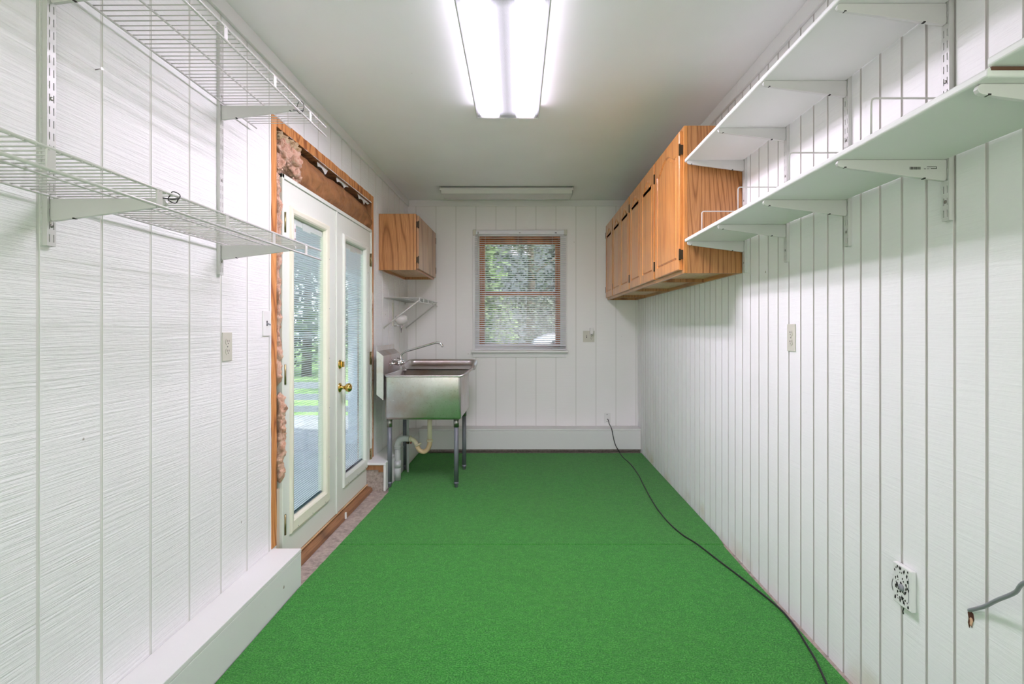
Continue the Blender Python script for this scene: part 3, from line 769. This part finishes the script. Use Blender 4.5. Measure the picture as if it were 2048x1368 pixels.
standard(-1, 2.155, 1.426, 2.408, 'white slotted metal shelf standard on the left wall, close to the doorway')
for y, nm in ((1.383, 'nearest the camera'), (2.155, 'close to the doorway')):
    bracket(-1, y, 2.088, 'white tapered bracket carrying the upper wire shelf, '+nm)
    bracket(-1, y, 1.541, 'white tapered bracket carrying the lower wire shelf, '+nm)

# ------------------------------------------------------------------ white board shelves on the right wall
def board(x0, x1, y0, y1, z0, z1, label, m=None):
    o = M().box(x0, x1, y0, y1, z0, z1).build('shelf_board', m or M_shelf, bevel=.005, seg=3); return tag(o, label, 'shelf')
board(.822, 1.1135, .42, 2.862, 2.079, 2.097, 'long white shelf board, the upper one on the right wall')
ob = board(.822, 1.1135, .978, 2.862, 1.664, 1.682, 'long white shelf board, the lower one on the right wall with raw brown near end')
rw = M().box(.826, 1.1100, .9765, .9795, 1.6752, 1.6812).build('raw_edge', mat('raw_particle_board', srgb(104,72,56), .9), None)
rw.parent = ob; rw.location = rw.location - ob.location; rw['label'] = 'raw brown end of the board'
board(.824, 1.1135, -.45, .986, 1.6825, 1.7005, 'white shelf board overlapping the near end of the lower right shelf')
# wire book-ends standing on the lower shelf
def hoop(y, label):
    z0 = 1.6825
    pts = fillet([(.893, y, z0), (.893, y, z0+.130), (1.100, y, z0+.130), (1.100, y, z0)], .012, 5)
    foot = fillet([(1.100, y, z0+.002), (1.100, y+.07, z0+.002), (.893, y+.07, z0+.002), (.893, y+.001, z0+.002)], .01, 4)
    m = M(); m.tube(pts, .0026, 8).tube(foot, .0022, 6); return tag(m.build('wire_bookend', M_wire), label, 'bookend', 'white wire bookends on the lower right shelf')
for y, nm in ((2.80, 'against the oak cabinet side'), (2.322, 'second from the oak cabinet'), (1.868, 'third from the oak cabinet'), (1.425, 'nearest the camera')):
    hoop(y, 'white wire bookend on the lower board shelf, '+nm)

# ------------------------------------------------------------------ wire shelves on the left wall
def wire_shelf(zs, y0, y1, label, clips, rd=.0027):
    t = thing('wire_shelf', label, 'wire shelf', (-1.03, (y0+y1)/2, zs-.04))
    xb, xf = -1.182, -.879
    m = M()
    for x, z, r in ((xb, zs-.004, .0032), (-1.032, zs-.004, .0030), (xf, zs-.001, .0038), (xf+.001, zs-.040, .0038)):
        M().tube([(x, y0, z), (x, y1, z)], r, 8).build('long_rod', M_wire, t)
    c = M(); y = y1-.045; 
    while y > y0:
        c.tube(fillet([(xb-.004, y, zs), (xf-.001, y, zs+.0015), (xf+.003, y, zs-.006)] if True else [], .003, 2), .0017, 6); y -= .0254
    c.build('wire_mesh', M_wire, t)
    for yy in clips:
        M().box(xf-.001, xf+.003, yy-.010, yy+.010, zs-.044, zs+.003).build('lip_clip', M_wire, t, bevel=.001)
    return t
wire_shelf(2.097, .3, 2.408, 'white wire shelf high on the left wall, the upper of the two long ones', (.66, .97, 1.29, 1.604, 1.918, 2.233))
wire_shelf(1.549, .3, 2.349, 'white wire shelf on the left wall, the lower of the two long ones', (.415, .714, 1.0146, 1.3147, 1.612, 1.911, 2.19))
def tie(y, z, label, hh=.024):
    m = M(); m.tube([(-.886+.014*math.cos(a)*1.0, y+.004*math.sin(3*a), z+.010-hh+hh*math.sin(a)) for a in [k*2*math.pi/22 for k in range(23)]], .0013, 6)
    m.tube(spline([(-.873, y, z+.006-2*hh+.014), (-.885, y-.012, z+.002-2*hh+.014), (-.912, y-.006, z+.007-2*hh+.014)]), .0017, 6)
    tag(m.build('wire_tie', M_black), label, 'wire tie', 'twisted wire ties at the bracket tips')
tie(1.383, 1.549, 'black wire twisted round the bracket tip of the lower wire shelf, nearest the camera', .0135)
tie(2.155, 2.097, 'dark wire twisted round the bracket tip of the upper wire shelf near the doorway')

# small corner wire shelf over the sink
t = thing('wire_shelf', 'small white wire shelf with diagonal braces in the corner over the sink', 'wire shelf', (-1.05, 5.1, 1.22))
zs = 1.478; y0, y1 = 4.645, 5.57
for x, z, r in ((-1.203, zs-.003, .0028), (-1.055, zs-.003, .0028), (-.905, zs, .0035), (-.904, zs-.036, .0035)):
    M().tube([(x, y0, z), (x, y1, z)], r, 8).build('long_rod', M_wire, t)
c = M(); y = y0+.004
while y < y1: c.tube([(-1.205, y, zs), (-.905, y, zs)], .0016, 6); y += .0127
c.build('wire_mesh', M_wire, t)
for y in (4.655, 4.83, 5.06, 5.30, 5.50): M().box(-.906, -.901, y-.005, y+.005, zs-.040, zs+.003).build('lip_clip', M_wire, t)
for y in (4.65, 5.50):
    b = M(); b.tube([(-.906, y, zs-.020), (-1.202, y, 1.225)], .0062, 8); b.lathe((-1.206, y, 1.222), (1,0,0), [(.012, 0), (.012, .004), (.004, .006)], 10)
    b.build('brace', M_wire, t)
for y in (4.95, 5.45): M().box(-1.206, -1.198, y-.008, y+.008, zs-.024, zs+.006).build('wall_clip', M_metal_w, t)
# soap dispenser
t = thing('soap_dispenser', 'frosted globe soap dispenser with chrome spout on the wall under the small wire shelf', 'soap dispenser', (-1.16, 5.0, 1.20))
sc = Vector((-1.128, 4.95, 1.306))
M().lathe(sc+Vector((0,0,-.058)), (0,0,1), [(.016, 0), (.036, .012), (.052, .034), (.056, .056), (.050, .078), (.034, .094), (.012, .102), (.002, .103)], 20).build('globe', M_smoke, t)
M().box(-1.2065, -1.196, 4.935, 4.965, 1.24, 1.45).box(-1.197, -1.128, 4.943, 4.957, 1.243, 1.250).build('wall_bracket', M_plate_b, t)
s = M(); s.lathe(sc+Vector((0,0,-.060)), (0,0,-1), [(.022, 0), (.024, .008), (.016, .018), (.010, .030), (.007, .046), (.004, .050), (.004, .066)], 14)
s.tube([(-1.128, 4.95, 1.238), (-1.16, 4.945, 1.243), (-1.190, 4.94, 1.238)], .006, 8); s.build('spout', M_chrome, t)

# ------------------------------------------------------------------ stainless sink
SK = thing('utility_sink', 'old stainless steel utility sink on four grey pipe legs against the left wall', 'sink', (-.78, 4.5, 0))
bx0, bx1, by0, by1, bz0, bz1 = -1.076, -.497, 4.170, 4.780, .522, .858
def lp(x0, x1, y0, y1, r, z, zf=None):
    return [(x, y, z if zf is None else zf(x, y)) for x, y in rrect(x0, x1, y0, y1, r)]
bowl = M()
bowl.loft([lp(bx0+.02, bx1-.02, by0+.02, by1-.02, .02, bz0), lp(bx0+.006, bx1-.006, by0+.006, by1-.006, .022, bz0+.006), lp(bx0, bx1, by0, by1, .024, bz0+.02), lp(bx0, bx1, by0, by1, .024, bz1-.012),
           lp(bx0, bx1, by0, by1, .024, bz1-.001), lp(bx0+.004, bx1-.004, by0+.004, by1-.004, .02, bz1-.001), lp(bx0+.006, bx1-.006, by0+.006, by1-.006, .02, bz0+.03), lp(bx0+.04, bx1-.04, by0+.04, by1-.04, .04, bz0+.008)], 0, True)
bowl.build('bowl', M_steel, SK)
rim = M()
zr = lambda x, y: bz1 + .004
def rimloop(o, dz): 
    return lp(bx0+.0-o*.1, bx1+o, by0-o*.6, by1-.004+o*.0, .02+max(o,0)*.5, 0, lambda x, y: bz1+dz + max(0, (x-bx1))*.35)
rim.loft([rimloop(-.006, -.002), rimloop(.0, .002), rimloop(.030, .006), rimloop(.036, .003), rimloop(.037, -.006), rimloop(.033, -.010), rimloop(.028, -.004), rimloop(0, -.004), rimloop(-.005, -.006)], 0, True, False, False)
rim.build('rim', M_steel, SK)
# drainboard with raised rim, rising away from the bowl
dr = M(); dx0, dx1, dy0, dy1 = -1.09, -.452, 4.784, 5.085
flo = lambda y: .852+.115*(y-4.784)
def dl(ins_, up, yin=0): return lp(dx0+ins_, dx1-ins_, dy0+yin, dy1-ins_, .055, 0, lambda x, y: flo(y)+up*min(1, .12+max(0, y-dy0)/.05))
dr.loft([dl(.0, -.004), dl(-.004, .018), dl(-.001, .042), dl(.008, .047), dl(.018, .042), dl(.022, .030), dl(.028, .006), dl(.040, 0)], 0, True, True, True)
dr.build('drainboard', M_steel, SK)
# backsplash
bs = M(); pf = [(-1.132, 1.082), (-1.128, 1.082), (-1.128, 1.046), (-1.080, 1.008), (-1.080, .672), (-1.128, .712), (-1.132, .712)]
bs.prism([(x, 4.150, z) for x, z in pf], (0, .54, 0)); bs.build('backsplash', M_steel, SK, bevel=.0012)
gap = M().box(-1.206, -1.133, 4.45, 4.62, .86, .92).build('wall_cleat', M_screw, SK)
for (lx, ly) in ((-1.049, 4.215), (-.538, 4.215), (-1.049, 4.745), (-.538, 4.745)):
    g = M(); g.tube([(lx, ly, .035), (lx, ly, .475)], .0178, 16); o = g.build('leg', M_legp, SK)
    M().tube([(lx, ly, .462), (lx, ly, .524)], .0205, 16).build('socket', M_screw, o)
    M().lathe((lx, ly, .0), (0,0,1), [(.009, 0), (.013, .004), (.014, .022), (.019, .026), (.019, .042)], 14).build('foot', M_legp, o)
# faucet
fy = 4.42
fc = thing('faucet', 'chrome wall faucet with a long swivel spout over the sink', 'faucet', (-1.03, fy, .93))
s = M(); s.tube(spline(fillet([(-1.010, fy, .955), (-1.010, fy, 1.005), (-.975, fy, 1.030), (-.722, fy, 1.104), (-.690, fy, 1.098), (-.672, fy, 1.068)], .03, 5), 2), .0085, 12)
s.build('spout', M_chrome, fc)
s = M()
s.lathe((-1.079, fy, .938), (1,0,0), [(.024, 0), (.024, .006), (.014, .010), (.014, .030), (.020, .034), (.020, .050), (.013, .054), (.013, .085), (.008, .092)], 16)
s.lathe((-1.010, fy, .918), (0,0,1), [(.012, 0), (.017, .006), (.017, .034), (.012, .040), (.012, .052)], 14)
for dy in (-.075, .075): s.tube([(-1.035, fy, .938), (-1.035, fy+dy, .938)], .011, 12); s.lathe((-1.079, fy+dy, .938), (1,0,0), [(.018, 0), (.018, .004), (.012, .006), (.012, .06), (.016, .062), (.016, .078), (.006, .082)], 14)
s.build('valve_body', M_chrome, fc)
for dy in (-.075, .075):
    h = M(); h.lathe((-1.010, fy+dy, .938), (.0,0,1), [(.010, 0), (.010, .022), (.004, .026)], 12)
    h.tube([(-1.010, fy+dy, .962), (-1.035, fy+dy*1.2, .968), (-1.062, fy+dy*1.3, .973)], .006, 8, rs=[.007, .006, .004]); h.build('lever_handle', M_chrome, fc)
# drain plumbing
dp = thing('drain_pipe', 'cream and grey plastic drain pipe with P-trap under the sink', 'drain pipe', (-.9, 4.42, 0))
Y = 4.42
P2 = lambda x, y: tuple(px(x, y, Y))
a = M(); a.tube([P2(859.5, 838), P2(859.5, 880)], .0185, 14); o = a.build('tailpiece', M_pvcw, dp)
a = M()
a.tube(spline([P2(859.5, 878), P2(859, 889), P2(855, 899), P2(847, 903.5), P2(839, 900), P2(834.5, 892)], 6), .0190, 14)
o = a.build('trap', M_pvcc, dp)
a = M(); a.tube(spline([P2(834.5, 893), P2(831, 884), P2(824, 878.5), P2(815, 877.5), P2(806, 877.5)], 6), .0170, 14); a.build('trap_arm', M_pvcw, dp)
a = M()
for c, ax in ((P2(859.5, 881), (0,0,-1)), (P2(836.5, 888.5), (.35,0,-1)), (P2(821, 878), (-1,0,0))):
    a.lathe(c, ax, [(.020, -.006), (.0265, -.005), (.0265, .006), (.021, .008)], 14)
a.build('slip_nut', M_pvcw, dp)
a = M(); a.tube(spline([P2(818, 877.5), P2(808, 877), P2(800, 880), P2(795.5, 888), P2(795, 898)], 6), .0245, 16); a.tube([P2(795, 890), P2(795.3, 945)], .0225, 16)
a.tube([P2(795.3, 921), P2(795.3, 935)], .0275, 16); a.tube([P2(795.3, 930), (P2(795.3, 950)[0], Y, -.0)], .026, 16)
a.lathe(P2(795, 892.5), (0,0,1), [(.024, -.008), (.0265, -.006), (.0265, .006), (.024, .008)], 16)
a.build('stand_pipe', M_pvcg, dp)
# supply pipes
sp = thing('supply_pipe', 'thin white water supply pipes behind the sink with a red valve handle', 'water pipe', (-1.12, 4.6, 0))
a = M()
a.tube(fillet([(-1.12, 4.40, .72), (-1.12, 4.40, .475), (-1.12, 4.66, .455), (-1.02, 4.72, .455)], .03, 5), .0095, 10)
a.build('pipe', M_pvcg, sp)
M().tube([(-1.02, 4.72, .50), (-1.02, 4.72, .0)], .011, 10).build('pipe', M_pvcg, sp)
M().tube([(-1.005, 4.66, .26), (-1.005, 4.66, .0)], .009, 10).build('pipe', M_pvcg, sp)
M().tube([(-1.075, 4.33, .27), (-1.075, 4.33, .0)], .006, 8).build('pipe', M_pvcg, sp)
h = M(); h.lathe((-.985, 4.66, .262), (1,0,0), [(.004, -.02), (.006, 0), (.022, .002), (.022, .010), (.006, .012)], 10); h.build('valve_handle', M_red, sp)
M().lathe((-1.005, 4.66, .24), (0,0,1), [(.012, 0), (.014, .01), (.014, .04), (.009, .05)], 10).build('valve_body', M_hinged, sp)

# ------------------------------------------------------------------ switches and outlets
def plate_frame(kind, y=None, x=None, z=0):
    if kind == 'L': return lambda u, d, v: (-L+d, y+u, z+v)
    if kind == 'R': return lambda u, d, v: (R-d, y+u, z+v)
    return lambda u, d, v: (x+u, ZB-d, z+v)
def pbox(m, P, u0, u1, d0, d1, v0, v1, mi=0):
    m.hexa([P(u0,d0,v0), P(u1,d0,v0), P(u1,d1,v0), P(u0,d1,v0), P(u0,d0,v1), P(u1,d0,v1), P(u1,d1,v1), P(u0,d1,v1)], mi)
def duplex(t, P, uc, mt):
    for v in (-.0195, .0195):
        m = M(); pts = [(uc+.0165*math.cos(a)*1.0, max(-.0125, min(.0125, .0168*math.sin(a)))+v) for a in [k*2*math.pi/20 for k in range(20)]]
        m.loft([[P(u, .0045, w_) for u, w_ in pts], [P(u, .0072, w_) for u, w_ in pts]], 0)
        o = m.build('receptacle', mt, t)
        s = M(); pbox(s, P, uc-.0078, uc-.0052, .0071, .0076, v-.001, v+.0075); pbox(s, P, uc+.0052, uc+.0078, .0071, .0076, v, v+.0070); pbox(s, P, uc-.002, uc+.002, .0071, .0076, v-.0085, v-.0045)
        s.build('slots', M_dark, o)
    s = M(); s.lathe(P(uc, .005, 0), Vector(P(uc, 1, 0))-Vector(P(uc, 0, 0)), [(.003, 0), (.0022, .0015)], 8); s.build('screw', M_screw, t)
def outlet(kind, y, x, z, label, mt, w_=.070, cat='outlet'):
    P = plate_frame(kind, y, x, z); t = thing('wall_outlet', label, cat, P(0, 0, 0), None)
    m = M(); pbox(m, P, -w_/2, w_/2, 0.0003, .005, -.0575, .0575); m.build('cover_plate', mt, t, bevel=.002)
    return t, P
t, P = outlet('L', 2.212, None, 1.143, 'beige duplex outlet on the left wall below the wire shelves', M_plate_b); duplex(t, P, 0, M_plate_b)
t, P = outlet('R', 2.337, None, 1.177, 'beige duplex outlet on the grooved right wall', M_plate_b); duplex(t, P, 0, M_plate_b)
P = plate_frame('L', 2.546, None, 1.240); t = thing('light_switch', 'white toggle light switch beside the unpainted door border', 'light switch', P(0,0,0))
m = M(); pbox(m, P, -.035, .035, .0003, .006, -.0575, .0575); m.build('cover_plate', M_plate_w, t, bevel=.002)
m = M(); pbox(m, P, -.005, .005, .006, .0065, -.012, .012); m.build('slot', M_dark, t)
m = M(); m.hexa([P(-.004,.006,-.004), P(.004,.006,-.004), P(.003,.022,-.010), P(-.003,.022,-.010), P(-.004,.006,.004), P(.004,.006,.004), P(.003,.022,-.004), P(-.003,.022,-.004)]); m.build('toggle', M_greyc, t)
P = plate_frame('B', None, .633, 1.135); t = thing('wall_outlet', 'beige double-width plate with toggle switch and outlet on the back wall right of the window', 'outlet', P(0,0,0))
m = M(); pbox(m, P, -.058, .058, .0003, .005, -.057, .057); m.build('cover_plate', M_plate_b, t, bevel=.002); duplex(t, P, .024, M_plate_b)
m = M(); pbox(m, P, -.027, -.019, .005, .006, -.012, .012, 0); pbox(m, P, -.0255, -.0205, .006, .018, -.002, .008, 1); m.build('toggle', [M_dark, M_plate_b], t)
m = M(); P0 = P; pf = [(.010, .058), (.040, .058), (.042, .05), (.042, .000), (.034, -.016), (.025, -.020), (.016, -.016), (.008, .0), (.008, .05)]
m.prism([P0(u, .0082, v+.030) for u, v in pf], (0, -.030, 0))
nl = thing('night_light', 'small white plug-in night light in the beige double plate', 'night light', P0(.025, .02, .02))
m.build('body', M_plate_w, nl, bevel=.004)
m = M(); m.lathe(P0(.025, .0385, .022), (0,-1,0), [(.0045, 0), (.003, .002)], 10); m.build('sensor', M_dark, nl)
P = plate_frame('B', None, .821, .305); t = thing('coax_plate', 'white wall plate low on the back wall where the black cable comes out', 'wall plate', P(0,0,0))
m = M(); pbox(m, P, -.033, .033, .0003, .0045, -.052, .052); m.build('cover_plate', M_plate_w, t, bevel=.002)
m = M()
for v in (.038, -.034): m.lathe(P(-.003, .0045, v), (0,-1,0), [(.004, 0), (.003, .0015)], 10)
m.build('screw', M_dark, t)
# damaged box on the right wall
P = plate_frame('R', 1.630, None, .452); t = thing('junction_box_plate', 'white plate smeared with black glue residue low on the right wall', 'wall plate', P(0,0,0))
m = M(); pbox(m, P, -.040, .040, .0003, .016, -.060, .060); m.build('cover_plate', M_plate_w, t, bevel=.003)
m = M()
for _ in range(60):
    u = random.uniform(-.031, .031); v = random.choice((random.uniform(-.05, -.03), random.uniform(-.025, .025), random.uniform(.035, .052), random.uniform(-.025, .03)))
    pts = []; r = random.uniform(.0015, .0048)
    for k in range(8):
        a = k*math.pi/4; rr = r*random.uniform(.5, 1.3); pts.append((u+rr*math.cos(a)*.8, v+rr*math.sin(a)*1.4))
    m.prism([P(a, .0160, b) for a, b in pts], (-.0006, 0, 0))
m.build('residue', M_dark, t)
m = M(); pbox(m, P, -.031, -.029, .0162, .0166, -.035, .036); m.lathe(P(0, .0160, -.004), (-1,0,0), [(.011, 0), (.010, .004), (.004, .006)], 14); m.build('recess', M_greyc, t)
m = M(); m.tube(spline([P(.0, .012, -.062), P(.020, .014, -.050), P(.046, .012, -.030), P(.052, .010, -.012), P(.043, .012, .006), P(.040, .014, .018)], 6), .0009, 6)
m.tube([P(-.0, .008, -.060), P(.004, .010, -.076), P(.003, .009, -.084)], .0016, 6); m.build('loose_wire', M_dark, t)

# ------------------------------------------------------------------ cables
fz = lambda x, y, r=.004: (lambda Z: ((x-VX)*Z/F, Z, r+.0005))(F*(CH-r)/(y-VY))
pts = [(.822, ZB-.003, .296), (.826, ZB-.030, .290), (.828, 5.50, .262), (.836, yf-.006, .232), (.846, yf-.016, .175), (.866, yf-.040, .085), (.893, 5.30, .030)]
pts += [fz(*p) for p in ((1246, 914.5), (1262, 929), (1278, 951.5), (1287, 970), (1304, 1001), (1317, 1021), (1339, 1047), (1364, 1069), (1394, 1088), (1433, 1118), (1470, 1146), (1518, 1183), (1560, 1218), (1590, 1253), (1612, 1288), (1630, 1318), (1643, 1345), (1653, 1368))]
pts += [(1.00, 1.80, .0045), (.985, 1.70, .0045), (.93, 1.5, .0045), (.80, 1.3, .0045)]
m = M(); m.tube(spline(pts, 8), .0042, 8)
tag(m.build('coax_cable', M_black), 'long black cable running from the back wall plate across the green carpet', 'cable')
m = M(); m.tube(spline([(R+.004, 1.400, .500), (1.122, 1.392, .503), px(1958, 1216, 1.36), px(1972, 1211.5, 1.33), px(1995, 1200, 1.28), px(2030, 1185, 1.22), px(2048, 1166, 1.18), (1.06, 1.10, .73), (1.08, .98, .80)], 8), .0047, 10)
tag(m.build('grey_cable', M_greyc), 'grey cable coming out of the ragged hole low on the right wall', 'cable')
m = M(); hp = [(0, .012), (.010, .008), (.013, -.006), (.008, -.018), (.006, -.030), (.002, -.020), (-.002, -.034), (-.006, -.022), (-.004, -.010), (-.007, .004)]
m.prism([(R-.0002, 1.398-u, .488+v) for u, v in hp], (-.0012, 0, 0), 0)
m.prism([(R-.0014, 1.394-u*.5, .478+v*.5) for u, v in hp], (-.0010, 0, 0), 1)
tag(m.build('wall_hole', [mat('dark_splintered_wood', srgb(84,48,34), .9), mat('pale_splintered_wood', srgb(212,172,138), .9)]), 'ragged brown splintered hole under the grey cable on the right wall', 'hole')
# screw in the left wall
m = M(); m.tube([(-L-.002, 1.54, 1.94), (-L+.019, 1.535, 1.941)], .0014, 8); m.lathe((-L+.019, 1.535, 1.941), (1,-.2,0), [(.0014, 0), (.0042, .003), (.0040, .004)], 10)
tag(m.build('wall_screw', M_screw), 'single steel screw sticking out of the left wall above the lower wire shelf', 'screw')

# ------------------------------------------------------------------ outdoors
struct(M().box(-30, 30, -10, 60, -.40, -.22).build('ground', M_lawn), 'sunny lawn seen through the glass')
tag(M().box(-4.6, -L-T-.005, 0, 8.1, -.22, -.06).build('patio', M_patio), 'pale grey concrete patio just outside the double glass doors', 'patio')
rl = thing('garden_railing', 'grey horizontal board railing outside the double doors', 'railing', (-5, 8.2, -.22))
m = M()
for yy in (771, 794, 818, 841): 
    c = px(0, yy, 8.2).z; m.box(-7.4, -2.1, 8.2, 8.24, c-.045, c+.045)
m.build('rail', M_greyw, rl)
for x in (-7.4, -4.75, -2.19): M().box(x, x+.09, 8.24, 8.33, -.22, .50).build('post', M_greyw, rl)
o = M().box(-1.98, -1.80, 6.1, 6.28, -.06, 2.9).box(-2.0, -1.78, 6.08, 6.30, -.06, .04).build('porch_post', M_siding, bevel=.004)
tag(o, 'pale porch post seen through the far door glass', 'post')
def foliage(cs, n, leaf, seed):
    rnd = random.Random(seed); m = M()
    for _ in range(n):
        c, r = rnd.choice(cs)
        d = Vector((rnd.gauss(0,1), rnd.gauss(0,1), rnd.gauss(0,1))).normalized()*(rnd.random()**.4)
        p = Vector(c)+Vector((d.x*r[0], d.y*r[1], d.z*r[2]))
        a = Vector((rnd.gauss(0,1), rnd.gauss(0,1), rnd.gauss(0,.6))).normalized(); b = a.orthogonal().normalized()
        l = leaf*rnd.uniform(.6, 1.3)
        m.add([p-a*l, p+b*l*.4, p+a*l, p-b*l*.4], [(0,1,2,3)])
    return m
def tree(x, y, h, r, n, lm, label, seed, leaf=.09, low=.25, group=None):
    t = thing('tree', label, 'tree', (x, y, -.22), group)
    rnd = random.Random(seed)
    tr = M(); tr.tube([(x, y, -.22), (x+.05, y, h*.4), (x-.05, y+.1, h*.85)], .1, 8, rs=[.16, .11, .04])
    for k in range(6):
        a = rnd.uniform(0, 6.28); z = h*(.3+.1*k); tr.tube([(x, y, z), (x+math.cos(a)*r*.7, y+math.sin(a)*r*.7, z+h*.14)], .03, 6, rs=[.045, .012])
    tr.build('trunk', M_bark, t)
    cs = [((x+rnd.uniform(-.55, .55)*r, y+rnd.uniform(-.5, .5)*r, h*(low+(1-low)*rnd.random())), (r*.55, r*.55, h*.16)) for _ in range(16)]
    foliage(cs, n, leaf, seed).build('foliage', lm, t)
    return t
tree(-1.45, 11.5, 5.2, 1.25, 6500, M_leaf, 'leafy green tree seen through the left half of the back window', 11)
tree(1.35, 12.6, 5.6, 1.3, 6500, M_leafd, 'darker green tree seen through the right half of the back window', 23)
tree(.1, 16.5, 7.0, 2.4, 6000, M_leafd, 'dark tree far behind the back window', 31, low=.1)
gl = [('tall tree seen through the near door glass', -6.6, 16.5), ('tall tree behind the railing seen through the door glass, further left', -10.5, 18), ('tree seen through the far door glass beyond the railing', -4.6, 21.5), ('low dense tree far beyond the railing', -11, 24.5)]
for k, (lb, x, y) in enumerate(gl): tree(x, y, 6.2+k*.4, 2.2, 5000, M_leaf if k % 2 == 0 else M_leafd, lb, 50+k, leaf=.13, low=.08)
# neighbouring grey wall far behind the trees and a pale car
nb = thing('neighbour_house', 'grey neighbouring house far behind the trees outside the back window', 'house', (2, 24, -.22))
m = M().box(-5.0, 9, 24, 30, -.22, 7.5); m.build('wall', mat('grey_siding', srgb(88,90,98), .8), nb)
m = M(); m.prism([(-5.5, 23.5, 7.5), (-5.5, 30.5, 7.5), (-5.5, 27, 10.0)], (15, 0, 0)); m.build('roof', mat('grey_shingles', srgb(96,92,90), .9), nb)
# car: side outline extruded, standing on the grass
cx, cyy, cz = -.02, 9.0, -.22
car = thing('car', 'pale rounded car roof showing at the bottom right of the back window', 'car', (cx+2.1, cyy+.85, cz))
body = [(0, .30), (.02, .72), (.22, .98), (.75, 1.02), (1.20, 1.06), (3.3, 1.06), (4.1, .95), (4.3, .60), (4.3, .30)]
cab = [(.02, 1.03), (.16, 1.24), (.42, 1.345), (1.6, 1.37), (2.2, 1.33), (3.0, 1.05)]
m = M(); m.prism([(cx+a, cyy, cz+b) for a, b in body], (0, 1.7, 0)); m.build('body', M_car_paint, car, bevel=.05, seg=4)
m = M(); m.loft([[(cx+a, cyy+q, cz+b) for a, b in cab] for q in (.10, 1.60)]); m.build('cabin', M_car_paint, car, bevel=.05, seg=4)
m = M(); m.prism([(cx+a, cyy+.092, cz+b) for a, b in ((.35, 1.07), (.45, 1.24), (1.5, 1.29), (2.1, 1.25), (2.7, 1.08))], (0, .02, 0)); m.build('side_window', M_carglass, car)
for a in (.8, 3.45): M().lathe((cx+a, cyy-.02, cz+.32), (0,1,0), [(.0, 0), (.18, .0), (.20, .02), (.32, .02), (.32, .2), (.0, .2)], 24).build('wheel', M_black, car)
